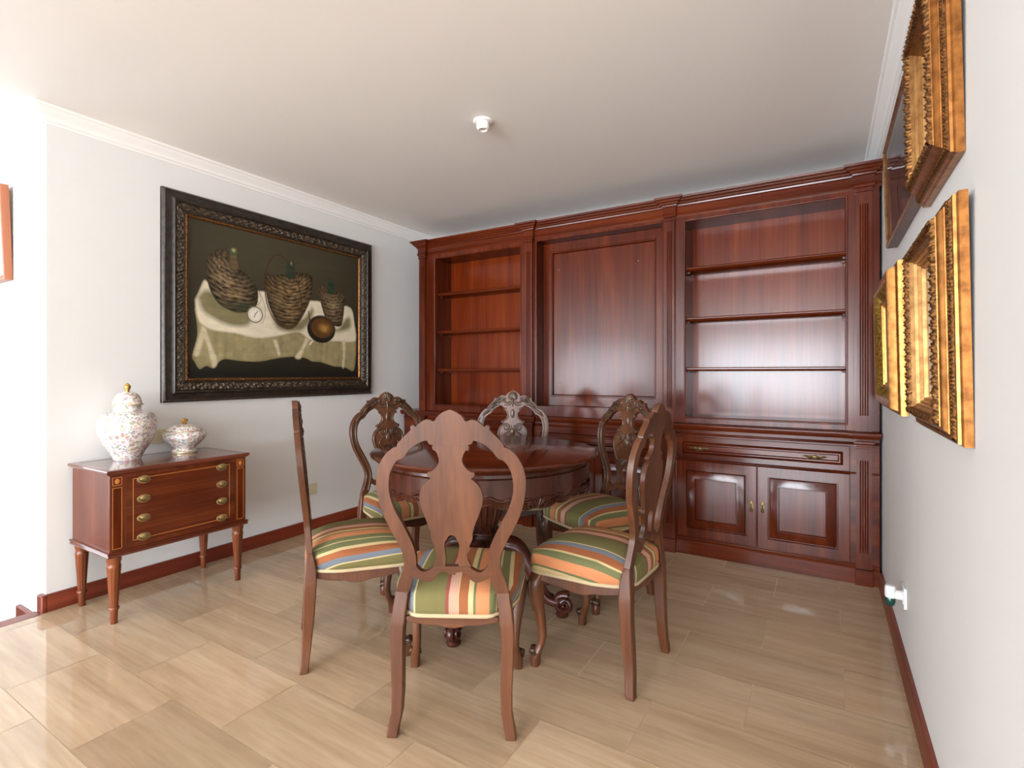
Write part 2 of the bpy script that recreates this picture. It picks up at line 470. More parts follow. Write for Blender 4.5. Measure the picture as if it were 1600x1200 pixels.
vals = np.ones((len(tones), 4), dtype=np.float32)
vals[:, 0] = np.array(tones); vals[:, 1] = np.random.RandomState(3).rand(len(tones)); vals[:, 2] = np.random.RandomState(5).rand(len(tones))
at.data.foreach_set('color', vals.ravel())

# stair going down on the left, beyond the wooden edge strip
struct('trim_1', M().box(XL-.055, XL+.03, YF, YC-.024, -.045, .0015), SKIRT, bevel=.006)
sm = M(); sm.box(XL-.04, XL, YF, YC, -1.2, -.045)
sm.box(-3.70, XL-.04, YF, YC, -1.2, -.17); sm.box(-4.0, -3.70, YF, YC, -1.2, -.34); sm.box(-4.3, -4.0, YF, YC, -1.2, -.51)
struct('stairs', sm, MARBLE)
struct('floor_lower', M().box(-7.2, -4.3, YF, YC, -1.25, -.68), MARBLE)

# skirting boards
BH = .086
pr = [(0, -.0005), (.018, -.0005), (.018, BH-.012), (.012, BH), (0, BH)]
struct('baseboard_left', M().sweep([(XL, YC-.001), (XL, 3.52)], pr), SKIRT)
struct('baseboard_right', M().sweep([(XR, 3.53), (XR, YE), (XE, YE)], pr), SKIRT)
sk = M()
sk.box(XL-.045, XL+.018, YC-.024, YC, -.13, BH)
sk.box(-3.50, XL-.045, YC-.020, YC, -.17, -.05)
struct('baseboard_stair', sk, SKIRT, bevel=.006)
struct('baseboard_stair', M().box(-3.715, -3.50, YC-.022, YC, -.20, -.042), SKIRT, bevel=.006)

# plaster cornice under the ceiling
cp = [(0, ZC-.082), (.006, ZC-.082), (.008, ZC-.072), (.018, ZC-.066), (.022, ZC-.052), (.034, ZC-.036), (.046, ZC-.024), (.05, ZC-.016), (.06, ZC-.012), (.064, ZC), (0, ZC)]
struct('trim_2', M().sweep([(-7.2, YC), (XL, YC), (XL, YB)], cp), WHITE, sharp=20)
struct('trim_3', M().sweep([(XR, YB), (XR, YE), (XE, YE)], cp), WHITE, sharp=20)

# ------------------------------------------------------------------ wall unit
Y0, YD, YI = 3.55, 4.0, 3.83                        # front plane and back of the unit
ZB, ZT = .872, 2.285
def bead(m, x0, x1, z0, z1, y, w=.012, o=.006):
    """moulded lip round an opening"""
    return m.rect(x0-w, x1+w, z0-w, z1+w, y, [(0, 0), (.003, o), (.008, o), (w, -.004)], fill=False)
def fluted(x0, x1, z0, z1, y, out=.022, n=4, base=False):
    m = M(); w = x1-x0; fw = w*.60/n; s = x0+w*.20
    P = [(x0, 0), (x0, out)]
    for k in range(n):
        a = s+k*fw
        P += [(a+fw*.2, out), (a+fw*.28, out-.004), (a+fw*.5, out-.006), (a+fw*.72, out-.004), (a+fw*.8, out)]
    P += [(x1, out), (x1, 0)]
    Q = [(x, 0) if o == 0 else (x, out) for x, o in P]
    fz0, fz1 = z0+.10, z1-.13
    R = []
    for z, pts in ((z0, Q), (fz0-.01, Q), (fz0, P), (fz1, P), (fz1+.01, Q), (z1, Q)):
        R.append([(x, y-o, z) for x, o in pts])
    m.rings(R, cap=True)
    m.sweep([(x0, y), (x0, y-out), (x1, y-out), (x1, y)], [(0, z1-.055), (.006, z1-.052), (.006, z1-.044), (.002, z1-.040), (.002, z1-.034), (.010, z1-.026), (.010, z1-.014), (0, z1-.01)])
    return m
CORN = [(0, ZT-.03), (.004, ZT-.018), (.008, ZT-.012), (.004, ZT-.006), (.002, ZT), (.002, ZT+.036), (.010, ZT+.042), (.012, ZT+.050), (.022, ZT+.054),
        (.026, ZT+.064), (.036, ZT+.070), (.040, ZT+.080), (.050, ZT+.085), (.054, ZT+.098), (0, ZT+.098)]
def cornice(path):
    m = M(); m.sweep(path, CORN); return m

def bookcase(label, x0, x1, pil, op, left_end=False, right_end=False):
    """open bookcase: pilaster spans, opening (x0, x1, z0, z1)"""
    cx = (x0+x1)/2
    t = thing('bookcase', label, 'bookcase', (cx, YD-.12, ZB), group='open bookcases of the wall unit')
    o = t.location[:]
    a, b, c, d = op
    m = M(o)
    m.box(x0, a, Y0, Y0+.03, ZB, ZT+.005); m.box(b, x1, Y0, Y0+.03, ZB, ZT+.005)
    m.box(a, b, Y0, Y0+.03, ZB, c); m.box(a, b, Y0, Y0+.03, d, ZT+.005)
    bead(m, a, b, c, d, Y0)
    m.build('face_frame', CHERRY_Z, t, bevel=.0015)
    m = M(o)
    m.box(a-.02, a, Y0+.03, YI-.035, ZB, ZT); m.box(b, b+.02, Y0+.03, YI-.035, ZB, ZT)
    m.box(a-.02, b+.02, Y0+.03, YI-.035, ZB, c); m.box(a-.02, b+.02, Y0+.03, YD-.04, d, ZT+.078)
    if left_end: m.box(x0, x0+.02, Y0+.03, YD, ZB, ZT+.078)
    if right_end: m.box(x1-.02, x1, Y0+.03, YD, ZB, ZT+.078)
    m.build('carcass', CHERRY_Z, t)
    M(o).box(a-.02, b+.02, YI-.05, YI-.035, c, d).build('back_panel', CHERRY_BACK, t)
    for z in (1.905, 1.567, 1.230):
        s = M(o)
        R = [[(x, y, zz) for y, zz in ((YI-.05, z-.012), (Y0+.045, z-.012), (Y0+.040, z-.009), (Y0+.036, z-.002), (Y0+.030, z), (Y0+.030, z+.006), (Y0+.036, z+.012), (YI-.05, z+.012))] for x in (a+.001, b-.001)]
        s.rings(R); sh = s.build('shelf', CHERRY_X, t)
        for xx, sg in ((a, 1), (b, -1)):
            for yy in (Y0+.08, YI-.08):
                M(o).tube([(xx, yy, z-.018), (xx+sg*.012, yy, z-.018)], .0045, 8).build('shelf_pin', STEEL, sh)
    for p0, p1 in pil:
        q = fluted(p0, p1, ZB, ZT, Y0); q.o = o; q.build('pilaster', CHERRY_Z, t, sharp=25)
    return t
bookcase('open cherry bookcase with three empty shelves, nearest the big still life painting',
         -3.135, -1.950, [(-3.125, -3.055), (-2.028, -1.962)], (-2.955, -2.083, .932, 2.215), left_end=True)
bookcase('open cherry bookcase with three empty shelves, nearest the wall of gilt frames',
         -.948, .262, [(-.930, -.868), (.150, .226)], (-.800, .100, .915, 2.218), right_end=True)

# the middle bay: a big panel set back between the bookcases
t = thing('panel_cabinet', 'tall closed cherry panel in the middle of the wall unit, between the two bookcases', 'cabinet', (-1.446, YD-.12, ZB))
o = t.location[:]
a, b, c, d, yp = -1.932, -.957, .95, 2.235, 3.665
m = M(o)
m.box(-1.949, a, Y0, YD-.02, ZB, ZT+.005); m.box(b, -.949, Y0, YD-.02, ZB, ZT+.005)
m.box(a, b, Y0, YD-.02, d, ZT+.078); m.box(a, b, Y0, YD-.02, ZB, c)
m.build('carcass', CHERRY_Z, t, bevel=.0015)
m = M(o); m.rect(a, b, c, d, yp+.02, [(0, 0), (0, .02), (.002, .022), (.068, .022), (.070, .018), (.073, .018), (.076, .024), (.080, .024), (.084, .012), (.087, .006), (.090, .006)], fill=False)
m.build('panel_frame', CHERRY_Z, t, sharp=25)
m = M(o); m.rect(a+.088, b-.088, c+.088, d-.088, yp+.02, [(0, .004), (.002, .008)]); m.build('panel', CHERRY_Z, t)
for px_, pz_ in ((-1.80, 2.02), (-1.16, 2.02), (-1.79, 1.13)):
    M(o).ball((px_, yp+.009, pz_), .004).build('nail', STEEL, t)

# cornice along the top of the unit, breaking forward over each pilaster
t = thing('cornice', 'moulded cherry cornice along the top of the wall unit, under the ceiling', 'cornice', (-1.45, YD-.12, ZT-.03))
path = [(-3.135, YD), (-3.135, Y0)]
for p0, p1 in ((-3.125, -3.055), (-2.028, -1.962), (-.930, -.868), (.150, .226)):
    e = .008
    path += [(max(p0-e, -3.133), Y0), (max(p0-e, -3.133), Y0-.026), (p1+e, Y0-.026), (p1+e, Y0)]
path += [(.2725, Y0)]
m = cornice(path); m.o = t.location[:]
m.box(-3.13, .2725, Y0+.002, YD, ZT+.0805, ZT+.096)
m.build('moulding', CHERRY_X, t, sharp=22)

# worktop
t = thing('worktop', 'long moulded cherry top running over the base cabinets under the bookcases', 'worktop', (-1.45, YD-.12, .828))
o = t.location[:]
WP = [(-.02, .829), (.012, .829), (.014, .837), (.026, .840), (.030, .850), (.030, .862), (.026, .868), (.012, .8715), (-.02, .8715)]
m = M(o); xl, xr = -3.335, .262
path = [(xl, Y0-.012)]
for p0, p1 in ((-2.04, -1.95), (-.945, -.855), (.140, .236)):
    path += [(p0, Y0-.012), (p0, Y0-.032), (p1, Y0-.032), (p1, Y0-.012)]
path += [(xr, Y0-.012)]
m.sweep(path, WP); m.box(xl, xr, Y0-.008, YD, .829, .8715)
m.build('worktop', CHERRY_X, t, sharp=25)

DOORP = [(0, 0), (0, .016), (.003, .019), (.058, .019), (.061, .007), (.065, .007), (.069, .019), (.074, .021), (.112, .031), (.117, .031), (.121, .017), (.127, .017)]
DRWP = [(0, 0), (0, .012), (.003, .015), (.034, .015), (.038, .007), (.043, .018), (.048, .021), (.054, .021), (.060, .010), (.065, .010)]
def base_cabinet(label, x0, x1, a, b, pil, pulls=True):
    """drawer over two doors between a and b"""
    t = thing('base_cabinet', label, 'cabinet', ((x0+x1)/2, YD-.12, 0), group='base cabinets of the wall unit')
    o = t.location[:]; yf = Y0
    m = M(o); m.box(x0, x1, yf+.001, YD, .095, .829)
    for z, h in ((.800, .008), (.629, .006), (.106, .006)):
        m.sweep([(x0, yf+.001), (x1, yf+.001)], [(0, z-h), (.005, z-h*.6), (.007, z), (.005, z+h*.6), (0, z+h)])
    m.build('carcass', CHERRY_X, t, bevel=.001)
    m = M(o); m.sweep([(x0, yf), (x1, yf)], [(0, 0), (.012, 0), (.012, .085), (.006, .093), (0, .098)])
    m.box(x0, x1, yf, YD, 0, .095)
    for p0, p1 in pil: m.box(p0-.004, p1+.004, yf-.034, yf, .0, .09)
    m.build('plinth', CHERRY_X, t, bevel=.002)
    m = M(o); m.rect(a, b, .637, .784, yf, DRWP); dr = m.build('drawer', CHERRY_X, t, sharp=25)
    for f in (.145, .82) if pulls else ():
        hx = a+(b-a)*f; hm = M(o); y = yf-.012
        hm.tube(cr([(hx-.062, y, .711), (hx-.04, y-.003, .708), (hx-.022, y-.014, .702), (hx, y-.020, .699), (hx+.022, y-.014, .702), (hx+.04, y-.003, .708), (hx+.062, y, .711)], 4), [.003]*4+[.0045]*16+[.003]*5, 8)
        hm.ball((hx, y, .706), .020, .004, .013); hm.ball((hx-.034, y, .710), .022, .0025, .007); hm.ball((hx+.034, y, .710), .022, .0025, .007)
        hm.build('handle', BRASS_D, dr)
    mid = (a+b)/2
    for d0, d1, side in ((a, mid-.002, 1), (mid+.002, b, -1)):
        m = M(o); m.rect(d0, d1, .122, .624, yf, DOORP); dd = m.build('door', CHERRY_Z, t, sharp=25)
        if not pulls: continue
        kx = (d1-.030) if side > 0 else (d0+.030); km = M(o); y = yf-.019
        km.ball((kx, y, .372), .011, .003, .034, 12, 9); km.ball((kx, y-.004, .392), .010, .006, .010)
        km.build('escutcheon', BRASS, dd)
        km = M(o); km.tube([(kx, y-.010, .392), (kx, y-.013, .375), (kx, y-.012, .352)], [.003, .004, .008], 8); km.ball((kx, y-.012, .350), .009, .007, .010)
        km.build('drop_pull', BRASS_D, dd)
    for p0, p1 in pil:
        q = fluted(p0, p1, .092, .829, yf, out=.026, n=4); q.o = o; q.build('pilaster', CHERRY_Z, t, sharp=25)
    return t
base_cabinet('cherry base cabinet with two doors and a brass-handled drawer, nearest the right wall', -.948, .262, -.848, .122, [(-.935, -.862), (.150, .226)])
base_cabinet('cherry base cabinet under the tall middle panel, mostly hidden behind the dining table', -1.949, -.949, -1.925, -.960, [], False)
base_cabinet('cherry base cabinet under the left bookcase, hidden behind the table and left chairs', -3.325, -1.950, -2.985, -2.062, [(-2.036, -1.962), (-3.135, -3.055)])

# ------------------------------------------------------------------ console chest by the left wall
t = thing('console_chest', 'small mahogany chest with oval brass pulls on four tapered legs by the left wall', 'chest', (-3.10, 1.428, 0))
o = t.location[:]
cx0, cx1, cy0, cy1 = -3.315, -2.892, 1.092, 1.762
m = M(o); TPF = [(-.02, .716), (.004, .716), (.008, .720), (.014, .726), (.016, .733), (.014, .738), (.010, .740), (-.02, .740)]
m.sweep([(cx0, cy0), (cx0, cy1), (cx1, cy1), (cx1, cy0)][::-1], TPF, closed=True)
m.box(cx0+.001, cx1-.001, cy0+.001, cy1-.001, .717, .7394)
m.build('top', CONS_TOP, t, sharp=30)
m = M(o); m.box(cx0, cx1, cy0, cy1, .345, .717); m.build('body', CONS_Z, t, bevel=.002)
m = M(o); m.sweep([(cx0, cy0), (cx0, cy1), (cx1, cy1), (cx1, cy0)][::-1], [(p, z) for p, z in [(-.01, .325), (.008, .325), (.010, .331), (.006, .337), (.012, .343), (.010, .348), (0, .352), (-.01, .352)]], closed=True)
m.box(cx0, cx1, cy0, cy1, .325, .346); m.build('base_moulding', CONS_Y, t, sharp=30)
# front: four drawers behind one veneered face, inlaid with a fine pale line
fx = cx1
Zd = [.372, .4535, .535, .6165, .698]
for k in range(4):
    m = M(o); m.box(fx-.02, fx+.003, cy0+.068, cy1-.068, Zd[k]+.0004, Zd[k+1]-.0004)
    dr = m.build('drawer', CONS_Y, t)
    for yy in (1.235, 1.622):
        h = M(o); zc = (.394, .487, .582, .677)[k]
        h.ball((fx+.003, yy, zc), .004, .030, .019, 16, 9); h.ball((fx+.006, yy, zc+.002), .005, .017, .010, 12, 7)
        h.tube([(fx+.005, yy+.029*cos(a), zc+.018*sin(a)) for a in [2*pi*i/28 for i in range(29)]], .0016, 6)
        pl = h.build('pull_plate', BRASS, dr)
        h = M(o)
        h.tube([(fx+.011+.005*sin(a), yy+.023*cos(a), zc+.004-.015*sin(a)) for a in [pi*i/14 for i in range(15)]], .0026, 6)
        h.ball((fx+.008, yy-.025, zc+.002), .004); h.ball((fx+.008, yy+.025, zc+.002), .004)
        h.build('bail_handle', BRASS_D, pl)
def line_rect(m, x, y0, y1, z0, z1, w=.0028):
    m.box(x, x+.0007, y0, y1, z0, z0+w); m.box(x, x+.0007, y0, y1, z1-w, z1)
    m.box(x, x+.0007, y0, y0+w, z0, z1); m.box(x, x+.0007, y1-w, y1, z0, z1); return m
m = M(o); line_rect(m, fx+.003, cy0+.096, cy1-.096, .385, .688)
for ya in (cy0+.012, cy1-.052):
    line_rect(m, fx, ya, ya+.040, .362, .655, .0026); line_rect(m, fx, ya, ya+.040, .665, .705, .0026)
    m.ball((fx, ya+.020, .685), .0012, .011, .013, 10, 6)
m.build('inlay', INLAY, t)
for ya in (cy0+.012, cy1-.052): M(o).box(fx-.01, fx+.0004, ya, ya+.040, .362, .655).build('stile_panel', CHERRY_Z, t)
for x, y in ((cx0+.028, cy0+.03), (cx1-.03, cy0+.03), (cx1-.03, cy1-.03), (cx0+.028, cy1-.03)):
    def fl(r, z, a):
        k = 1.0 if z < .082 or z > .272 else 1-.10*max(0, cos(a*10))**.6
        return r*k, z
    m = M(o)
    m.lathe([(.0135, 0), (.0145, .004), (.0165, .060), (.0165, .066), (.0215, .068), (.0225, .075), (.0205, .081), (.0175, .083), (.0185, .10), (.0285, .268), (.0295, .276), (.0270, .282), (.0270, .296), (.0300, .303), (.0300, .326)],
            40, (x, y, 0), fl)
    m.build('leg', CONS_LEG, t, sharp=40)

# vases on the chest
t = thing('ginger_jar', 'tall floral porcelain jar with domed lid and gold knob standing on the chest', 'vase', (-3.205, 1.292, .740))
o = t.location[:]
k = .000401
prof = [(145,1085),(152,1078),(185,1000),(235,915),(278,840),(308,760),(324,690),(330,625),(326,565),(312,515),(285,478),(240,455),(190,444),(162,436),(154,420),(153,372)]
m = M(o); m.lathe([(r*k, (1085-z)*k) for r, z in cr([(float(a), float(b)) for a, b in prof], 3)], 56, o); m.build('body', FLORAL, t)
prof = [(150,372),(182,352),(180,342),(166,336),(160,310),(150,270),(132,230),(100,198),(60,182),(24,177)]
m = M(o); m.lathe([(r*k, (1085-z)*k) for r, z in cr([(float(a), float(b)) for a, b in prof], 3)], 56, o); ld = m.build('lid', FLORAL, t, sharp=60)
m = M(o); m.lathe([(r*k, (1085-z)*k) for r, z in [(26,178),(24,160),(32,145),(39,120),(36,95),(22,78),(10,66),(2,60)]], 24, o); m.build('knob', GOLDP, ld)
m = M(o); m.lathe([(.0722, .2935), (.0742, .2945), (.0742, .297), (.0722, .298)], 56, o, cap=False); m.build('rim', GOLDRIM, ld)
t = thing('lidded_bowl', 'low round floral porcelain bowl with lid standing on the chest', 'bowl', (-3.215, 1.585, .740))
o = t.location[:]
k = .00043
prof = [(150,1010),(154,1000),(150,985),(132,968),(136,940),(170,905),(212,865),(244,825),(262,790),(258,758),(236,732),(212,716)]
m = M(o); m.lathe([(r*k, (1010-z)*k) for r, z in cr([(float(a), float(b)) for a, b in prof], 3)], 56, o); bd = m.build('body', FLORAL, t)
m = M(o); m.lathe([(.0648, .0015), (.0668, .0035), (.0668, .008), (.0648, .0105)], 56, o, cap=False); m.build('foot_rim', GOLDRIM, bd)
prof = [(208,716),(214,706),(206,696),(190,675),(160,652),(120,636),(70,626),(20,622)]
m = M(o); m.lathe([(r*k, (1010-z)*k) for r, z in cr([(float(a), float(b)) for a, b in prof], 3)], 56, o); ld = m.build('lid', FLORAL, t)
m = M(o); m.lathe([(.0885, .1265), (.0935, .1275), (.0935, .131), (.0885, .132)], 56, o, cap=False); m.build('rim', GOLDRIM, ld)
m = M(o); m.lathe([(r*k, (1010-z)*k) for r, z in [(40,624),(26,612),(30,598),(44,582),(46,570),(36,556),(14,550),(1,549)]], 24, o); m.build('knob', GOLDP, ld)

# ------------------------------------------------------------------ pictures
def frame_sweep(m, W, H, prof, seg=1, amp=None, pat=None):
    """mitred picture-frame moulding, local x along the wall, -y out of it, z up from the bottom edge;
    amp[i] scales the carving pat(s, i) added at profile point i"""
    n = len(prof)
    for k in range(4):
        R = []
        for j in range(seg+1):
            f = j/seg; r = []
            for i, (t, w) in enumerate(prof):
                c = [(-W/2+t, t), (W/2-t, t), (W/2-t, H-t), (-W/2+t, H-t)]
                A, B = c[k], c[(k+1) % 4]
                x, z = A[0]+(B[0]-A[0])*f, A[1]+(B[1]-A[1])*f
                L = (W if k % 2 == 0 else H)
                ww = w + (amp[i]*pat(f*L, t, k) if amp and amp[i] else 0)
                r.append((x, -ww, z))
            R.append(r)
        m.rings(R, cap=False, close=False)
    return m
def rosette(s, t, k):
    a = s/.030*pi; b = t/.022*pi
    return .5+.35*sin(a+1.4*sin(b+k))*cos(b*1.3+.6*sin(a*.5)) + .25*sin(a*2.3+b*1.7)
def leafpat(per):
    return lambda s, t, k: abs(sin(s/per*pi))**.6*(.75+.25*sin(s/per*pi*5))
def beads(m, W, H, t, w, r, step):
    for k in range(4):
        c = [(-W/2+t, t), (W/2-t, t), (W/2-t, H-t), (-W/2+t, H-t)]
        A, B = c[k], c[(k+1) % 4]; L = hypot(B[0]-A[0], B[1]-A[1]); n = int(L/step)
        for j in range(n):
            f = (j+.5)/n; m.ball((A[0]+(B[0]-A[0])*f, -w, A[1]+(B[1]-A[1])*f), r, r*.8, r, 6, 4)
    return m
def picture_mat(name, cols, sc=7):
    mm, nt, b = mat(name, cols[0], .6)
    n = noise(nt, (1, 1, 1), sc, 5, dist=1.2)
    c = ramp(nt, n.outputs[0], [(.3+.4*i/(len(cols)-1), x) for i, x in enumerate(cols)])
    nt.links.new(c, b.inputs['Base Color']); return mm
def glass_mat():
    mm, nt, b = mat('picture_glass', (1, 1, 1, 1), .03)
    tr = N(nt, 'ShaderNodeBsdfTransparent'); gl = N(nt, 'ShaderNodeBsdfGlossy'); gl.inputs['Roughness'].default_value = .02
    fr = N(nt, 'ShaderNodeFresnel'); fr.inputs[0].default_value = 1.5
    ms = N(nt, 'ShaderNodeMixShader'); ge = N(nt, 'ShaderNodeNewGeometry'); iv = N(nt, 'ShaderNodeMath', operation='SUBTRACT'); iv.inputs[0].default_value = 1
    nt.links.new(ge.outputs['Backfacing'], iv.inputs[1]); mu = N(nt, 'ShaderNodeMath', operation='MULTIPLY')
    nt.links.new(fr.outputs[0], mu.inputs[0]); nt.links.new(iv.outputs[0], mu.inputs[1]); nt.links.new(mu.outputs[0], ms.inputs[0])
    nt.links.new(tr.outputs[0], ms.inputs[1]); nt.links.new(gl.outputs[0], ms.inputs[2])
    nt.links.new(ms.outputs[0], nt.nodes['Material Output'].inputs['Surface']); return mm
GLASS = glass_mat()

def deep_gilt(label, y0, y1, z0, z1, print_mat, lean):
    """stepped gilt frame: flat outer band, beads, cove, leaf ridge, inner slope, glazed print"""
    W, H = y1-y0, z1-z0
    t = thing('picture_frame', label, 'picture', (XR-.001, (y0+y1)/2, z0), (lean, 0, radians(-90)), 'stepped gilt frames on the right wall')
    m = M(); frame_sweep(m, W, H, [(0, 0), (0, .016), (.002, .018), (.005, .020), (.006, .026), (.010, .0275)]); m.build('outer_moulding', GILT, t, sharp=30)
    m = M(); frame_sweep(m, W, H, [(.0095, .027), (.013, .030), (.021, .0345), (.0255, .036)], 220, [0, .003, .003, 0], leafpat(.0085))
    beads(m, W, H, .0175, .034, .0040, .0090); m.build('beaded_band', GILT_D, t, sharp=60)
    m = M(); frame_sweep(m, W, H, [(.025, .035), (.0265, .039), (.029, .0395), (.031, .0425), (.034, .046), (.0375, .0485), (.0405, .050), (.041, .052)]); m.build('cove_moulding', GILT, t, sharp=30)
    m = M(); frame_sweep(m, W, H, [(.0405, .050), (.045, .055), (.052, .058), (.059, .055), (.063, .048)], 220, [0, .007, .009, .007, 0], leafpat(.032))
    m.build('leaf_ornament', GILT_D, t, sharp=60)
    m = M(); frame_sweep(m, W, H, [(.062, .050), (.068, .040), (.072, .040), (.075, .032), (.080, .032), (.084, .024), (.090, .024), (.093, .014)])
    m.build('inner_moulding', GILT_S, t, sharp=30)
    m = M(); m.box(-W/2+.092, W/2-.092, -.012, -.002, .092, H-.092); p = m.build('print', print_mat, t)
    m = M(); m.box(-W/2+.092, W/2-.092, -.016, -.014, .092, H-.092); m.build('glass', GLASS, t)
    return t
PR1 = picture_mat('grey_print', [S(120, 124, 130), S(176, 176, 172), S(214, 208, 196)], 14)
PR2 = picture_mat('blue_grey_print', [S(112, 112, 116), S(168, 166, 162), S(150, 150, 160)], 16)
deep_gilt('large stepped gilt frame with leaf ornament, lower one nearest the camera on right wall', 1.462, 2.010, 1.040, 1.600, PR1, .018)
deep_gilt('large stepped gilt frame with leaf ornament hanging highest and nearest on the right wall', 1.545, 2.010, 1.710, 2.222, PR2, .022)

W, H = .70, .605
t = thing('picture_frame', 'bright yellow gilt box frame with ribbed inner slope, lower right wall next to the bookcase', 'picture', (XR-.001, 2.485+W/2, 1.036), (.020, 0, radians(-90)))
m = M(); frame_sweep(m, W, H, [(0, 0), (0, .020), (.002, .024), (.008, .026), (.012, .027), (.018, .029), (.021, .036), (.026, .050), (.032, .057), (.050, .060), (.060, .059), (.064, .055)])
m.build('outer_moulding', GILT_B, t, sharp=30)
m = M(); beads(m, W, H, .0145, .029, .003, .0075); m.build('beaded_band', GILT_B, t, sharp=60)
m = M(); frame_sweep(m, W, H, [(.063, .056), (.072, .050), (.096, .034), (.104, .030)], 260, [0, .005, .005, 0], lambda s, tt, k: abs(sin(s/.008*pi)))
m.build('ribbed_slope', GILT_C, t, sharp=60)
m = M(); frame_sweep(m, W, H, [(.103, .031), (.112, .031), (.114, .024), (.122, .024), (.124, .014)]); m.build('inner_moulding', GILT_B, t, sharp=30)
m = M(); m.box(-W/2+.123, W/2-.123, -.014, -.002, .123, H-.123); m.build('print', PR1, t)
m = M(); m.box(-W/2+.123, W/2-.123, -.018, -.016, .123, H-.123); m.build('glass', GLASS, t)

W, H = .80, .44
t = thing('picture_frame', 'thin gilt edged frame with dark brown sides, upper right wall next to the bookcase cornice', 'picture', (XR-.001, 2.05+W/2, 1.762), (.030, 0, radians(-90)))
m = M(); frame_sweep(m, W, H, [(0, 0), (0, .036), (.002, .038)]); m.build('side_moulding', FRAME_DK, t, sharp=30)
m = M(); frame_sweep(m, W, H, [(.0015, .0378), (.005, .041), (.012, .041), (.016, .036), (.020, .033)]); m.build('gilt_edge', GILT_S, t, sharp=30)
m = M(); frame_sweep(m, W, H, [(.019, .034), (.030, .031), (.040, .027), (.044, .020)]); m.build('inner_moulding', FRAME_DK, t, sharp=30)
PR3 = picture_mat('dark_picture', [S(34, 28, 34), S(58, 44, 46), S(80, 66, 60)], 5)
m = M(); m.box(-W/2+.043, W/2-.043, -.022, -.002, .043, H-.043); m.build('picture', PR3, t)
m = M(); m.box(-W/2+.02, W/2-.02, -.034, -.032, .02, H-.02); m.build('glass', GLASS, t)

# small picture on the stair wall
W, H = .46, .52
t = thing('picture_frame', 'small watercolour in a plain brown wooden frame at the left edge, on the stair wall', 'picture', (-3.825-W/2, YC-.002, 1.716), (.035, 0, 0))
m = M(); frame_sweep(m, W, H, [(0, 0), (0, .034), (.003, .037), (.012, .037), (.018, .031), (.030, .028), (.034, .018)]); m.build('moulding', FRAME_BR, t, sharp=30)
m = M(); m.rect(-W/2+.032, W/2-.032, .032, H-.032, -.014, [(0, 0), (.075, 0), (.078, -.003)], fill=False); m.build('mount', mat('cream_mount', S(236, 222, 196), .8)[0], t)
PR4 = picture_mat('pale_watercolour', [S(150, 176, 160), S(214, 220, 206), S(190, 200, 196), S(236, 234, 222)], 9)
m = M(); m.box(-W/2+.10, W/2-.10, -.012, -.004, .10, H-.10); m.build('watercolour', PR4, t)
m = M(); m.box(-W/2+.03, W/2-.03, -.020, -.018, .03, H-.03); m.build('glass', GLASS, t)

# the big still life
W, H = 1.644, 1.280
t = thing('painting', 'big still life of wicker demijohns in a black carved frame on the left wall', 'painting', (XL+.001, 2.343, 1.028), (0, 0, radians(90)))
m = M(); frame_sweep(m, W, H, [(0, 0), (0, .020), (.004, .026), (.010, .030), (.014, .026), (.050, .028), (.054, .040), (.060, .046), (.068, .044), (.074, .034)])
m.build('outer_moulding', BLACKP, t, sharp=30)
m = M(); frame_sweep(m, W, H, [(.0095, .028), (.011, .031), (.014, .031), (.0155, .027)], 500, [0, .002, .002, 0], lambda s, tt, k: abs(sin(s/.008*pi)))
m.build('edge_beading', BLACKF, t, sharp=60)
m = M(); tt = [.072+.0045*i for i in range(11)]
frame_sweep(m, W, H, [(x, .032-.10*(x-.072)) for x in tt], 330, [0]+[.015]*9+[0], rosette); m.build('carved_band', BLACKF, t, sharp=50)
m = M(); frame_sweep(m, W, H, [(.116, .028), (.120, .031), (.125, .031), (.128, .026)]); m.build('inner_moulding', BLACKP, t, sharp=30)
m = M(); frame_sweep(m, W, H, [(.127, .025), (.131, .028), (.143, .026), (.147, .018)], 300, [0, .003, .003, 0], lambda s, tt, k: abs(sin(s/.016*pi))); beads(m, W, H, .137, .028, .0045, .012); m.build('gilt_slip', GILT_D, t, sharp=60)

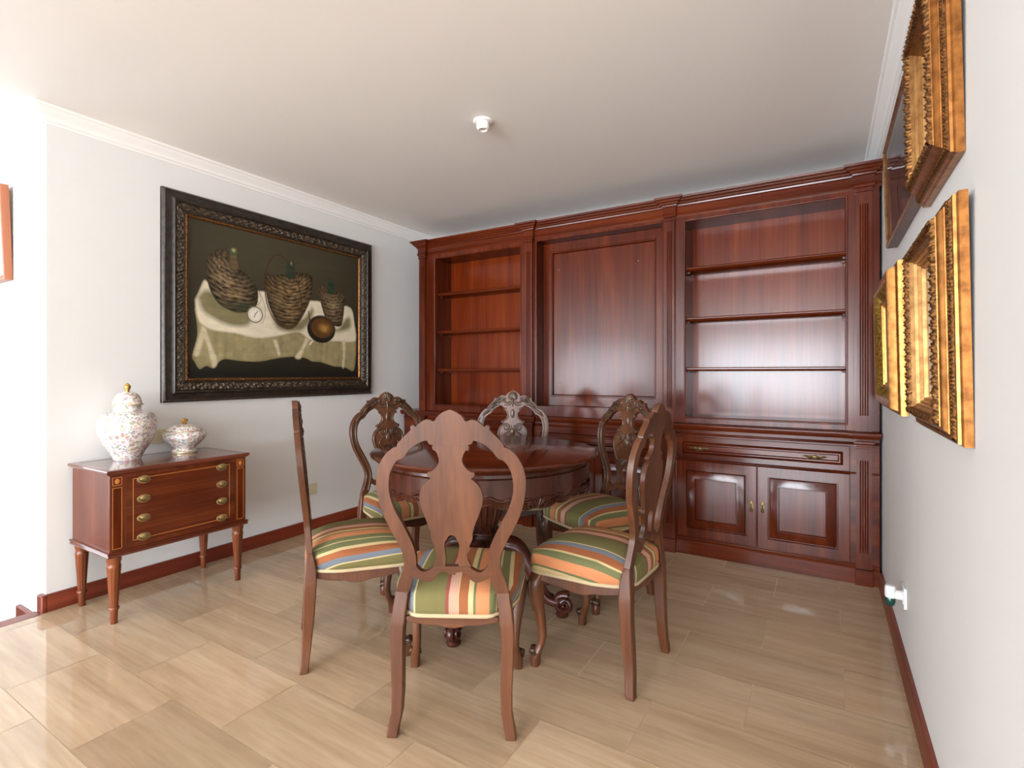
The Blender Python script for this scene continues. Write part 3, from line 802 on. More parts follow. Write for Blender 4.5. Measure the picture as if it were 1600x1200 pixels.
PX = {
 'cloth':[(0.03,0.568),(0.047,0.458),(0.073,0.376),(0.095,0.387),(0.206,0.406),(0.347,0.399),(0.412,0.395),(0.574,0.423),(0.7,0.41),(0.837,0.42),(0.939,0.428),(0.969,0.55),(0.981,0.691),(0.977,0.835),(0.961,0.943),(0.909,0.922),(0.873,0.912),(0.809,0.908),(0.727,0.879),(0.662,0.873),(0.624,0.852),(0.55,0.841),(0.445,0.857),(0.347,0.883),(0.245,0.882),(0.172,0.871),(0.141,0.891),(0.113,0.932),(0.082,0.917),(0.051,0.939),(0.03,0.893),(0.019,0.858),(0.038,0.756),(0.042,0.685)],
 'top':[(0.032,0.509),(0.055,0.44),(0.073,0.382),(0.095,0.39),(0.206,0.406),(0.347,0.399),(0.412,0.395),(0.574,0.423),(0.7,0.41),(0.837,0.42),(0.939,0.428),(0.966,0.55),(0.977,0.692),(0.88,0.706),(0.754,0.707),(0.649,0.707),(0.599,0.668),(0.55,0.662),(0.434,0.702),(0.326,0.721),(0.225,0.699),(0.122,0.69),(0.068,0.664),(0.042,0.614)],
 'sh1':[(0.042,0.489),(0.073,0.443),(0.113,0.448),(0.187,0.509),(0.265,0.536),(0.306,0.569),(0.286,0.637),(0.225,0.652),(0.168,0.643),(0.113,0.612),(0.068,0.575)],
 'sh2':[(0.412,0.516),(0.503,0.614),(0.611,0.546),(0.662,0.467),(0.668,0.524),(0.611,0.632),(0.538,0.659),(0.457,0.652),(0.423,0.595)],
 'sh3':[(0.754,0.544),(0.837,0.61),(0.894,0.527),(0.932,0.507),(0.939,0.584),(0.88,0.622),(0.809,0.628)],
 'fold1':[(0.061,0.665),(0.082,0.681),(0.104,0.776),(0.135,0.885),(0.113,0.93),(0.095,0.85),(0.073,0.754),(0.051,0.851),(0.024,0.852),(0.042,0.756)],
 'fold2':[(0.617,0.695),(0.642,0.715),(0.611,0.788),(0.587,0.857),(0.552,0.845),(0.593,0.775)],
 'fold3':[(0.873,0.711),(0.899,0.705),(0.891,0.907),(0.871,0.907),(0.88,0.807)],
 'fold4':[(0.421,0.731),(0.445,0.729),(0.466,0.83),(0.451,0.835)],
 'b1':[(0.084,0.248),(0.104,0.2),(0.135,0.167),(0.172,0.163),(0.187,0.184),(0.196,0.207),(0.221,0.214),(0.235,0.26),(0.275,0.296),(0.311,0.341),(0.337,0.395),(0.339,0.46),(0.326,0.508),(0.29,0.546),(0.235,0.562),(0.187,0.547),(0.145,0.522),(0.113,0.471),(0.093,0.414),(0.082,0.333)],
 'b1n':[(0.189,0.184),(0.195,0.148),(0.211,0.131),(0.23,0.138),(0.233,0.166),(0.235,0.223),(0.243,0.265),(0.216,0.29),(0.192,0.27)],
 'b1m':[(0.192,0.151),(0.211,0.131),(0.231,0.141),(0.231,0.17),(0.211,0.188),(0.195,0.18)],
 'b2':[(0.377,0.288),(0.39,0.265),(0.434,0.269),(0.491,0.243),(0.55,0.223),(0.611,0.21),(0.659,0.228),(0.664,0.307),(0.649,0.411),(0.624,0.487),(0.587,0.57),(0.55,0.616),(0.503,0.635),(0.457,0.612),(0.423,0.554),(0.396,0.478),(0.381,0.387)],
 'b2n':[(0.503,0.164),(0.52,0.14),(0.544,0.141),(0.552,0.202),(0.556,0.264),(0.52,0.278),(0.497,0.255)],
 'b3':[(0.703,0.322),(0.727,0.285),(0.761,0.289),(0.774,0.324),(0.823,0.308),(0.873,0.327),(0.897,0.349),(0.891,0.419),(0.88,0.529),(0.862,0.584),(0.809,0.585),(0.761,0.55),(0.734,0.471),(0.717,0.4)],
 'b3n':[(0.774,0.227),(0.795,0.215),(0.806,0.243),(0.816,0.286),(0.812,0.328),(0.774,0.332),(0.77,0.294)],
}
def still_life(nu, nv):
    rs = np.random.RandomState(11)
    u, v = np.meshgrid(np.linspace(0, 1, nu), np.linspace(0, 1, nv))
    x = u*1.345; y = v*1.01
    def nz(fx, fy, seed):
        r = np.random.RandomState(seed); a = np.zeros_like(u)
        for k in range(5):
            g = r.rand(int(fy*2**k)+3, int(fx*2**k)+3)
            gx = u*(g.shape[1]-2); gy = v*(g.shape[0]-2)
            i = gx.astype(int); j = gy.astype(int); fu = gx-i; fv = gy-j
            fu = fu*fu*(3-2*fu); fv = fv*fv*(3-2*fv)
            a += ((g[j, i]*(1-fu)+g[j, i+1]*fu)*(1-fv)+(g[j+1, i]*(1-fu)+g[j+1, i+1]*fu)*fv)/2**k
        return a/1.94
    def C(r, g, b): return np.array(S(r, g, b)[:3])
    def inside(P):
        w = np.zeros(u.shape, bool); n = len(P)
        for i in range(n):
            (x0, y0), (x1, y1) = P[i], P[(i+1) % n]
            if y0 == y1: continue
            c = ((v >= min(y0, y1)) & (v < max(y0, y1)))
            w ^= c & (u < (x1-x0)*(v-y0)/(y1-y0)+x0)
        return w
    def dist(P, closed=True):
        d = np.full(u.shape, 9.0); n = len(P)
        for i in range(n if closed else n-1):
            ax, ay = P[i][0]*1.345, P[i][1]*1.01; bx, by = P[(i+1) % n][0]*1.345, P[(i+1) % n][1]*1.01
            dx, dy = bx-ax, by-ay; L = dx*dx+dy*dy+1e-9
            tt = np.clip(((x-ax)*dx+(y-ay)*dy)/L, 0, 1)
            d = np.minimum(d, np.hypot(x-ax-tt*dx, y-ay-tt*dy))
        return d
    def put(img, mask, col): return img*(1-mask[..., None])+col*mask[..., None]
    def soft(P, w=.006):
        P = cr(P+[P[0]], 3)
        ins = inside(P); d = dist(P)
        return np.clip(.5+np.where(ins, d, -d)/w, 0, 1), np.where(ins, d, 0)
    n1 = nz(5, 4, 1); n2 = nz(40, 30, 2); n3 = nz(9, 60, 3)
    bgc = C(44, 42, 30)*(.75+.5*n1)[..., None]
    img = put(bgc, np.clip(1.3-np.hypot(u-.5, (v-.1)*1.2)*1.6, 0, 1)*.65, C(80, 74, 54))
    img = put(img, np.clip((v-.86)*9, 0, 1), C(26, 27, 22))
    mk, dd = soft(PX['cloth'])
    nv_ = nz(46, 3, 9)
    cl = C(150, 138, 100)*(.55+.45*n2+.5*nv_)[..., None]
    img = put(img, mk, cl)
    img = put(img, mk*np.clip(1-dd/.02, 0, 1)*.4, C(112, 102, 70))
    mk, dd = soft(PX['top'], .016)
    img = put(img, mk, C(222, 211, 186)*(.84+.2*n2+.14*n1)[..., None])
    for q in ('sh1', 'sh2', 'sh3'):
        mk, dd = soft(PX[q], .035); img = put(img, mk*.9, C(112, 104, 62)*(.8+.4*n2)[..., None])
    for q in ('fold1', 'fold2', 'fold3', 'fold4'):
        mk, dd = soft(PX[q], .012); img = put(img, mk*.85, C(212, 200, 168)*(.85+.3*n3)[..., None])
        img = put(img, mk*np.clip(1-dd/.010, 0, 1)*.5, C(132, 120, 84))
    def wicker(P, c0, c1, cu, cv, fr, fa, dk):
        nonlocal img
        mk, dd = soft(P, .006)
        rr = np.hypot((u-cu)*1.1, v-cv); an = np.arctan2(v-cv, u-cu)
        w = np.sin(rr*fr+np.sin(an*fa)*.8+n1*9+n2*2.5)
        w2 = np.sin(an*fa*2+np.floor(rr*fr/(2*pi))*pi+n1*4)
        f = np.clip(.42+.24*w+.20*w2*np.sign(w)+.9*(n2-.5)+.5*(n3-.5), 0, 1)
        sh = (np.clip(dd/.13, 0, 1)**.7*.85+.22)*(.7+.6*n1)
        col = (c0*(1-f[..., None])+c1*f[..., None])*sh[..., None]
        col = col*(1-.45*dk*np.clip((u-cu)*4, 0, 1))[..., None]
        img = put(img, mk, col)
    wicker(PX['b1'], C(48, 38, 24), C(160, 136, 100), .225, .20, 230, 13, .8)
    img = put(img, np.exp(-((u-.25)/.07)**2-((v-.52)/.03)**2)*.75, C(44, 58, 40))
    mk, dd = soft(PX['b1n']); img = put(img, mk, C(96, 80, 54)*(.6+.8*n3)[..., None]*np.clip(.4+dd/.02, 0, 1)[..., None])
    mk, dd = soft(PX['b1m']); img = put(img, mk, C(70, 84, 56)); img = put(img, np.exp(-((u-.212)/.008)**2-((v-.152)/.010)**2), C(196, 180, 130))
    wicker(PX['b2'], C(44, 34, 20), C(168, 140, 96), .52, .18, 260, 11, .6)
    mk, dd = soft(PX['b2n']); img = put(img, mk, C(44, 60, 44)*(.7+.6*n3)[..., None]); img = put(img, np.exp(-((u-.53)/.006)**2-((v-.16)/.012)**2)*.9, C(150, 146, 110))
    hp = [(.482+.105*cos(a)*(1+.15*sin(a))+.030*sin(a), .378+.262*sin(a)-.01*cos(a)) for a in [2*pi*i/40 for i in range(40)]]
    d = dist(hp); img = put(img, np.clip(1.4-d/.0045, 0, 1), C(62, 32, 22)); img = put(img, np.clip(1-d/.002, 0, 1)*.5, C(120, 72, 48))
    wicker(PX['b3'], C(50, 40, 28), C(156, 134, 100), .80, .28, 260, 11, .6)
    mk, dd = soft(PX['b3n']); img = put(img, mk, C(42, 60, 46)*(.7+.6*n3)[..., None])
    e = np.hypot((u-.722)*1.345, (v-.335)*1.01); img = put(img, np.clip(1-np.abs(e-.028)/.010, 0, 1), C(84, 58, 36))
    # pocket watch with its chain
    d = np.hypot((u-.323)*1.345, (v-.562)*1.01)
    img = put(img, np.clip(1-(d-.056)/.004, 0, 1), C(120, 112, 92)); img = put(img, np.clip(1-(d-.047)/.004, 0, 1), C(232, 226, 208))
    img = put(img, np.clip(1-np.abs(d-.040)/.003, 0, 1)*.5, C(110, 104, 90))
    for a, L in ((-.9, .030), (1.9, .022)):
        dl = dist([(.323, .562), (.323+L*cos(a)/1.345, .562+L*sin(a)/1.01)], False); img = put(img, np.clip(1.3-dl/.003, 0, 1), C(40, 36, 30))
    ch = cr([(.335, .50), (.355, .46), (.345, .40), (.372, .48), (.378, .56), (.36, .62)], 6); dl = dist(ch, False); img = put(img, np.clip(1.2-dl/.003, 0, 1)*.7, C(96, 84, 60))
    # pan
    ex = np.hypot((u-.727)/.098, (v-.622)/.108); img = put(img, np.clip((1-ex)*30, 0, 1), C(34, 33, 26)*(.8+.4*n2)[..., None])
    ex2 = np.hypot((u-.733)/.080, (v-.612)/.082); g = np.clip((1-ex2)*14, 0, 1)
    img = put(img, g, C(92, 58, 30)*(.7+.6*n2)[..., None]); img = put(img, np.exp(-((u-.745)/.030)**2-((v-.615)/.028)**2)*g*(.4+.9*n2), C(206, 160, 78))
    img = put(img, np.clip(1-np.abs(ex-.95)/.05, 0, 1)*np.clip((.60-v)*12, 0, 1), C(96, 90, 72))
    dl = dist([(.652, .60), (.640, .50)], False); img = put(img, np.clip(1.3-dl/.006, 0, 1), C(60, 54, 42))
    dl = dist([(.648, .745), (.665, .72)], False); img = put(img, np.clip(1.4-dl/.007, 0, 1), C(226, 216, 190))
    return np.clip(img*(.92+.16*n3)[..., None], 0, 1)
nu, nv = 440, 330
img = still_life(nu, nv)
cw0, cw1, ch0, ch1 = -W/2+.146, W/2-.146, .140, H-.140
cm = M()
uu, vv = np.meshgrid(np.linspace(cw0, cw1, nu), np.linspace(ch1, ch0, nv))
cm.v = [(float(a), -.018, float(b)) for a, b in zip(uu.ravel(), vv.ravel())]
idx = np.arange(nu*nv).reshape(nv, nu)
cm.f = [tuple(int(q) for q in r) for r in np.stack([idx[:-1, :-1], idx[1:, :-1], idx[1:, 1:], idx[:-1, 1:]], -1).reshape(-1, 4)]
cm.mi = [0]*len(cm.f)
CANVAS, nt, b = mat('painted_canvas', (.2, .2, .15, 1), .42, spec=.4)
at = N(nt, 'ShaderNodeAttribute', attribute_name='pigment'); nt.links.new(at.outputs['Color'], b.inputs['Base Color'])
nn = noise(nt, (1, 1, 1), 160, 3); bump(nt, b, nn.outputs[0], .12, .001)
cv = cm.build('canvas', CANVAS, t, smooth=False)
ca = cv.data.attributes.new('pigment', 'FLOAT_COLOR', 'POINT')
ca.data.foreach_set('color', np.concatenate([img.reshape(-1, 3), np.ones((nu*nv, 1))], 1).astype(np.float32).ravel())
M().box(cw0-.03, cw1+.03, -.0165, -.002, ch0-.03, ch1+.03).build('stretcher', FRAME_DK, t)

# ------------------------------------------------------------------ round dining table
TX, TY, TR, TZ = -1.506, 2.21, .580, .812
t = thing('dining_table', 'round polished dark wood pedestal dining table with six chairs around it', 'table', (TX, TY, 0), (0, 0, radians(14)))
m = M(); m.lathe([(.02, TZ-.034), (TR-.035, TZ-.034), (TR-.026, TZ-.030), (TR-.020, TZ-.022), (TR-.010, TZ-.019), (TR-.003, TZ-.014), (TR, TZ-.008), (TR-.003, TZ-.003), (TR-.010, TZ), (.02, TZ)], 128)
m.build('top', TABLE_TOP, t, sharp=40)
def scal(r, z, a):
    if z > .70: return r, z
    q = (a*4/pi) % 2/2
    h = .5-.5*cos(2*pi*q)
    k = .030*h + .012*abs(sin(a*16))*(1 if .15 < q < .85 else .3)
    return r, z+.018-k
m = M(); m.lathe([(.505, TZ-.035), (.520, TZ-.036), (.522, TZ-.052), (.530, TZ-.058), (.530, TZ-.125), (.535, TZ-.130), (.535, TZ-.136), (.528, TZ-.140), (.524, .655), (.528, .650), (.526, .643), (.506, .643), (.502, .660), (.502, TZ-.036)], 192, mod=scal, cap=False)
ap = m.build('apron', TABLE, t, sharp=40)
for q in range(8):
    a = q*pi/4; m = M()
    def at_(s, z, o=0): return ((.529+o)*cos(a+s/.53), (.529+o)*sin(a+s/.53), z)
    for sg in (-1, 1):
        m.tube([at_(sg*(.030+x), .640+z, .003) for x, z in spiral(0, 0, .020, 1.4, 0, sg)], .0055, 6)
        m.tube([at_(sg*s, z, .004) for s, z in cr([(.012, .648), (.035, .668), (.075, .664), (.115, .672), (.15, .668)], 5)], [.004+.004*sin(pi*i/20) for i in range(21)], 6)
        m.tube([at_(sg*s, z, .003) for s, z in cr([(.055, .644), (.085, .652), (.12, .655)], 5)], [.0035]*11, 6)
    for k in range(-2, 3):
        m.tube([at_(0, .632, .004), at_(.016*k, .668-.003*k*k, .005)], [.003, .007], 6)
    m.build('apron_carving', TABLE, ap, sharp=60)
def flute(r, z, a):
    if .40 < z < .62: return r*(1-.10*max(0, cos(a*18))**.7*min(1, (z-.40)/.05, (.62-z)/.02)), z
    return r, z
prof = [(.20, .70), (.20, .672), (.15, .665), (.135, .650), (.118, .640), (.122, .630), (.116, .620)]
prof += [(.116-.060*((.62-z)/.22)**1.7, z) for z in [.61-.015*i for i in range(15)]]
prof += [(.052, .392), (.062, .385), (.062, .376), (.052, .368), (.060, .350), (.085, .325), (.092, .295), (.086, .260), (.060, .240), (.030, .225), (.012, .215)]
M().lathe(prof, 144, mod=flute).build('pedestal', TABLE, t, sharp=45)
for q in range(4):
    a = q*pi/2
    P = cr([(.060, .300), (.120, .330), (.185, .310), (.235, .235), (.280, .145), (.330, .080), (.385, .066), (.425, .086)], 6)
    rad = [.036+.010*sin(pi*min(1, i/14)) - .016*max(0, (i-14)/28) for i in range(len(P))]
    m = M(); m.tube([(r*cos(a), r*sin(a), z) for r, z in P], rad, 14)
    # scrolled toe and its pad
    sp = spiral(.418, .062, .046, 1.5, 1.2, 1, 34, .1)
    m.tube([(r*cos(a), r*sin(a), z) for r, z in sp], [.024-.012*i/34 for i in range(35)], 10)
    m.lathe([(.020, 0), (.030, .002), (.034, .012), (.024, .024), (.018, .030)], 18, (.405*cos(a), .405*sin(a), 0))
    ft = m.build('foot', TABLE_FOOT, t, sharp=60)
    m = M(); n_ = (-sin(a), cos(a))
    for sg in (-1, 1):
        w = .030
        m.tube([(r*cos(a)+n_[0]*sg*(w-.008*i/26), r*sin(a)+n_[1]*sg*(w-.008*i/26), z) for i, (r, z) in enumerate(spiral(.418, .064, .036, 1.6, 1.0, 1, 26, .12))], .006, 6)
        m.tube([(r*cos(a)+n_[0]*sg*.026, r*sin(a)+n_[1]*sg*.026, z+.018) for r, z in P[8:34]], [.007]*26, 6)
        m.tube([(r*cos(a)+n_[0]*sg*.03, r*sin(a)+n_[1]*sg*.03, z) for r, z in spiral(.175, .300, .034, 1.3, 2.0, 1, 22, .15)], .007, 6)
    m.build('foot_carving', TABLE_FOOT, ft, sharp=60)

# ------------------------------------------------------------------ carved dining chairs
def lean(z):
    return -.205 - (.060*((z-.45)/.63)**1.1 if z > .45 else .022*((.45-z)/.45)**1.6)
OUT = cr([(.192,.464),(.181,.50),(.166,.545),(.159,.575),(.165,.61),(.183,.65),(.207,.696),(.228,.744),(.241,.797),(.245,.85),(.236,.897),(.211,.939),(.184,.961)], 4) + \
      cr([(.174,.962),(.171,.974),(.150,.996),(.127,1.019)], 3) + [(.129,1.026),(.125,1.033),(.118,1.034)] + \
      cr([(.111,1.029),(.095,1.043),(.081,1.051),(.068,1.052),(.056,1.047)], 3) + \
      cr([(.047,1.049),(.044,1.058)], 2) + cr([(.0405,1.059),(.036,1.067),(.032,1.069)], 2) + cr([(.029,1.071),(.022,1.077),(.018,1.078)], 2) + cr([(.015,1.079),(.007,1.083),(.001,1.084)], 2)
INN = cr([(.148,.464),(.133,.505),(.121,.55),(.119,.59),(.127,.628),(.142,.665),(.164,.71),(.185,.75),(.199,.79),(.204,.83),(.200,.87),(.188,.90),(.174,.918)], 4) + \
      cr([(.156,.925),(.150,.931),(.136,.950),(.115,.968),(.092,.980),(.077,.984)], 3) + [(.073,.981),(.070,.973),(.062,.970)]
HOOP = [(x, z) for x, z in OUT] + [(-x, z) for x, z in OUT[::-1]] + [(-x, z) for x, z in INN] + [(x, z) for x, z in INN[::-1]]
SPL = [(.050,.982),(.050,.972)] + cr([(.057,.969),(.060,.961),(.056,.953),(.048,.949)], 3) + cr([(.043,.940),(.038,.920),(.041,.905),(.049,.893),(.060,.884),(.067,.880)], 3) + \
      cr([(.074,.880),(.0785,.872),(.074,.864),(.066,.858)], 3) + cr([(.068,.856),(.084,.843),(.098,.823),(.104,.797),(.102,.772),(.093,.742),(.081,.712),(.072,.685),(.069,.668),(.069,.655),(.062,.640),(.056,.622),(.051,.602),(.054,.582),(.062,.566),(.064,.548)], 3)
SIN = cr([(.025,.548),(.021,.575),(.021,.60),(.025,.628),(.023,.645)], 3) + cr([(.018,.650),(.010,.664),(.0,.668)], 3)
SPLAT = SPL + SIN + [(-x, z) for x, z in SIN[::-1][1:]] + [(-x, z) for x, z in SPL[::-1]]
RT = cr([(.136,.566),(.128,.572),(.119,.562),(.104,.546),(.088,.543),(.070,.552),(.056,.561),(.03,.562),(.0,.562)], 4)
RB = cr([(0,.535),(.010,.533),(.015,.541),(.035,.543),(.050,.532),(.066,.514),(.084,.508),(.104,.514),(.120,.522),(.136,.532)], 4)
RAIL = RT + [(-x, z) for x, z in RT[::-1][1:]] + [(-x, z) for x, z in RB[::-1]] + [(x, z) for x, z in RB[1:]]
def dedupe(P):
    o = []
    for p in P:
        if not o or hypot(p[0]-o[-1][0], p[1]-o[-1][1]) > 4e-4: o.append(p)
    if hypot(o[0][0]-o[-1][0], o[0][1]-o[-1][1]) < 4e-4: o.pop()
    return o
GROUP = 'striped dining chairs around the round table'
def make_chair():
    t = thing('dining_chair', 'chair', 'chair', (0, 0, 0), group=GROUP)
    # back: hoop with shaped crest
    hb = M().prism(dedupe(HOOP), -.012, .011, lean).build('back_frame', WALNUT, t, bevel=.003, seg=2, sharp=30)
    y1 = lambda z: lean(z)+.0085
    m = M()
    mid = lambda f, i: None
    zo = [p for p in OUT if p[1] < .955]; zi = [p for p in INN if p[1] < .93]
    def at_z(P, z):
        for (xa, za), (xb, zb) in zip(P, P[1:]):
            if za <= z <= zb: return xa+(xb-xa)*(z-za)/max(1e-6, zb-za)
        return P[-1][0]
    zs = [.49+.0115*i for i in range(37)]
    for sg in (-1, 1):
        for f in (.20, .80):
            m.tube([(sg*(at_z(zo, z)*(1-f)+at_z(zi, z)*f), y1(z), z) for z in zs], [.0045]+[.0062]*35+[.0045], 6)
        arc = cr([(.205,.908),(.190,.930),(.165,.947),(.150,.970),(.125,.992),(.100,1.010),(.075,1.017)], 5)
        m.tube([(sg*x, y1(z)+.001, z) for x, z in arc], [.006+.005*sin(pi*i/(len(arc)-1)*2.5)**2 for i in range(len(arc))], 7)
        arc = cr([(.178,.952),(.160,.975),(.138,.997),(.112,1.016)], 5)
        m.tube([(sg*x, y1(z), z) for x, z in arc], .006, 6)
        arc = cr([(.176,.930),(.146,.950),(.120,.978),(.090,.990)], 5)
        m.tube([(sg*x, y1(z), z) for x, z in arc], .005, 6)
    m.build('back_moulding', CARVED, hb, sharp=70)
    m = M()
    for k in range(-4, 5):
        a = radians(90-k*19); L = .056-.0012*k*k
        m.tube([(.010*cos(a), y1(1.0)+.002, 1.024+.008*sin(a)), (L*.6*cos(a)*.8, y1(1.05)+.006, 1.024+L*.6*sin(a)), (L*cos(a)*.85, y1(1.06)+.001, 1.024+L*sin(a))], [.0035, .0085, .0055], 7)
    m.ball((0, y1(1.02)+.004, 1.020), .012, .009, .012)
    for sg in (-1, 1):
        m.tube([(x, y1(z)+.003, z) for x, z in [(sg*.070+sg*px_, 1.028+pz_) for px_, pz_ in spiral(0, 0, .019, 1.5, 2.6, 1, 24)]], [.0065-.003*i/24 for i in range(25)], 7)
        m.tube([(sg*x, y1(z)+.003, z) for x, z in cr([(.016,1.012),(.034,1.002),(.052,1.006),(.060,1.016)], 4)], [.004+.003*sin(pi*i/12) for i in range(13)], 7)
        m.tube([(sg*x, y1(z)+.003, z) for x, z in cr([(.010,1.005),(.020,.990),(.040,.985),(.058,.990)], 4)], [.006-.003*i/12 for i in range(13)], 7)
        m.tube([(sg*x, y1(z)+.003, z) for x, z in cr([(.085,1.036),(.105,1.024),(.118,1.020)], 4)], [.008, .009, .009, .008, .007, .006, .006, .005, .004], 7)
        for q in range(3):
            m.ball((sg*(.096+.022*q), y1(.99)+.003, 1.004-.018*q), .012, .006, .008)
    m.tube([(0, y1(z)+.004, z) for z in (1.010, .992, .975)], [.008, .007, .003], 7)
    m.build('crest_carving', CARVED, hb, sharp=70)
    sp = M().prism(dedupe(SPLAT), -.009, .009, lean).build('splat', WALNUT, t, bevel=.003, seg=2, sharp=30)
    y2 = lambda z: lean(z)+.008
    m = M()
    for sg in (-1, 1):
        m.tube([(sg*x, y2(z)+.001, z) for x, z in [(.050-.0+px_, .958+pz_) for px_, pz_ in spiral(0, 0, .010, 1.3, -1.2, 1, 18)]], [.0045-.002*i/18 for i in range(19)], 6)
        m.tube([(sg*x, y2(z), z) for x, z in cr([(.043,.945),(.033,.920),(.037,.898),(.058,.880),(.070,.873)], 5)], [.0055]*21, 6)
        m.tube([(sg*x, y2(z)+.001, z) for x, z in [(.066+px_, .869+pz_) for px_, pz_ in spiral(0, 0, .009, 1.2, .5, -1, 16)]], [.0045-.002*i/16 for i in range(17)], 6)
        m.tube([(sg*x, y2(z), z) for x, z in cr([(.062,.853),(.082,.838),(.095,.808),(.093,.772),(.080,.735),(.066,.705),(.048,.690)], 5)], [.007]*31, 6)
        m.tube([(sg*x, y2(z)+.002, z) for x, z in [(.044+px_, .835+pz_) for px_, pz_ in spiral(0, 0, .026, 1.6, .6, 1, 28)]], [.0065-.003*i/28 for i in range(29)], 6)
        m.tube([(sg*x, y2(z)+.002, z) for x, z in cr([(.012,.850),(.020,.815),(.052,.790),(.062,.765),(.040,.745),(.016,.760)], 5)], [.0065-.003*i/25 for i in range(26)], 6)
        m.tube([(sg*x, y2(z), z) for x, z in cr([(.060,.662),(.046,.630),(.041,.600),(.046,.572)], 5)], .004, 6)
    for k in range(-3, 4):
        m.tube([(k*.013, y2(.70)+.001, .712-.002*k*k), (k*.010, y2(.68)+.003, .690), (k*.007, y2(.67)+.001, .672)], [.003, .007, .003], 6)
    m.ball((0, y2(.80)+.001, .800), .020, .008, .030); m.ball((0, y2(.92), .925), .014, .006, .034)
    m.build('splat_carving', CARVED, sp, sharp=70)
    M().prism(dedupe(RAIL), -.012, .013, lean).build('back_rail', WALNUT_X, t, bevel=.004, seg=2, sharp=30)
    for sg in (-1, 1):
        m = M()
        m.loft([(sg*c, lean(z)+dy, z, hx, hy) for z, c, hx, hy, dy in
                [(0, .196, .018, .016, .0), (.02, .1945, .018, .0165, .001), (.08, .182, .0185, .018, .002), (.15, .180, .0195, .020, .003), (.23, .183, .021, .022, .004), (.32, .1845, .0215, .0235, .004),
                 (.36, .183, .0225, .0245, .004), (.375, .180, .0235, .0245, .004), (.42, .176, .0230, .021, .003), (.455, .170, .0225, .016, .001), (.474, .170, .0225, .0118, -.0005)]])
        m.build('leg', WALNUT, t, bevel=.004, seg=2, sharp=30)
    for sg in (-1, 1):
        fx, fy = sg*.203, .160
        m = M()
        secs = []
        for z, ox, oy, h in cr([(.000,.012,.022,.0175),(.030,.012,.022,.019),(.055,.009,.016,.018),(.085,-.001,.003,.0155),(.13,-.005,-.005,.016),(.20,.002,.002,.020),(.27,.013,.013,.026),(.325,.018,.018,.031),(.365,.012,.012,.031),(.392,.004,.004,.028)], 3):
            secs.append((fx+sg*ox*.7, fy+oy, z, h, h))
        m.loft(secs, 16, 3.0)
        lg = m.build('leg', WALNUT, t, sharp=50)
        m = M()
        d = Vector((sg*.40, .917)); w_ = Vector((-d.y, d.x))
        bx, by = fx+sg*.008, fy+.024
        for off in (-.017, .017):
            m.tube([(bx+d.x*(.006+r)+w_.x*off, by+d.y*(.006+r)+w_.y*off, .062+z) for r, z in spiral(0, 0, .016, 1.5, 3.4, 1, 24, .1)], [.006-.002*i/24 for i in range(25)], 6)
        m.tube([(bx+d.x*.007+w_.x*o_, by+d.y*.007+w_.y*o_, .062) for o_ in (-.018, -.010, .010, .018)], [.010, .015, .015, .010], 12)
        m.build('scroll_toe', CARVED, lg, sharp=60)
        m = M()
        for a in (-.5, 0, .5):
            dd = Vector((d.x*cos(a)-d.y*sin(a), d.x*sin(a)+d.y*cos(a)))
            m.tube([(fx+sg*.008+dd.x*r, fy+.010+dd.y*r, z) for r, z in ((.022, .375), (.036, .345), (.034, .305), (.026, .265), (.019, .23))], [.004, .009, .008, .006, .003], 7)
        m.build('knee_carving', CARVED, lg, sharp=60)
    # seat rail with shaped lower edge
    def low(f, a=.016, z0=.362): return z0 - a*(.5-.5*cos(2*pi*f)) - .006*abs(sin(3*pi*f))
    def rail(A, B, th=.022, a=.018, n=24, z0=.362):
        m = M(); A = Vector(A); B = Vector(B); d = (B-A).normalized(); nn = Vector((d.y, -d.x))
        R = []
        for i in range(n+1):
            f = i/n; p = A+(B-A)*f; q = p-nn*th; z = low(f, a, z0)
            R.append([(p.x, p.y, z), (p.x, p.y, .392), (q.x, q.y, .392), (q.x, q.y, z)])
        return m.rings(R)
    R = rail((-.195, .192), (.195, .192), -.022, .026)
    R.build('front_rail', WALNUT_X, t, bevel=.003, sharp=40)
    for sg in (-1, 1):
        rail((sg*.175, -.185), (sg*.230, .150), sg*.022, .022).build('side_rail', WALNUT, t, bevel=.003, sharp=40)
    rail((-.155, -.206), (.155, -.206), -.014, .016, z0=.376).build('rear_rail', WALNUT_X, t, bevel=.003, sharp=40)
    # upholstered seat, dropped sides, stripes running front to back
    def prm(n):
        a = list(np.linspace(-1, 1, n)); return [(-1, .072), (-1, .048), (-1, .022)] + [(x, 0) for x in a] + [(1, .022), (1, .048), (1, .072)]
    PS, PT = prm(25), prm(23)
    m = M(); m.uv = []
    def spos(s, tt):
        yb, yf_ = -.218, .206
        cs = .085*abs(s)**8*abs(tt)**8
        y = yb+(yf_-yb)*(tt+1)/2 + (.014*(1-s*s) if tt > 0 else 0)*max(0, tt)**2
        f = (tt+1)/2
        hw = .158+(.240-.158)*min(1, f*3.2)**.7*.55 + (.240-.158)*.45*f
        return s*hw*(1-cs), y*(1-cs)+.01*cs
    for tt, dt in PT:
        for s, ds in PS:
            x, y = spos(s, tt)
            dr = max(ds, dt)
            z = .465+.050*(1-abs(s)**3.2)*(1-abs(tt)**3.2)-dr
            bul = .006*sin(pi*min(1, dr/.072)) if dr else 0
            x += math.copysign(bul, s) if ds else 0; y += math.copysign(bul, tt) if dt else 0
            m.v.append((x, y, z)); m.uv.append((x+math.copysign(ds, s), y+math.copysign(dt, tt)))
    n = len(PS)
    for j in range(len(PT)-1):
        for i in range(n-1):
            m.f.append((j*n+i, j*n+i+1, (j+1)*n+i+1, (j+1)*n+i)); m.mi.append(0)
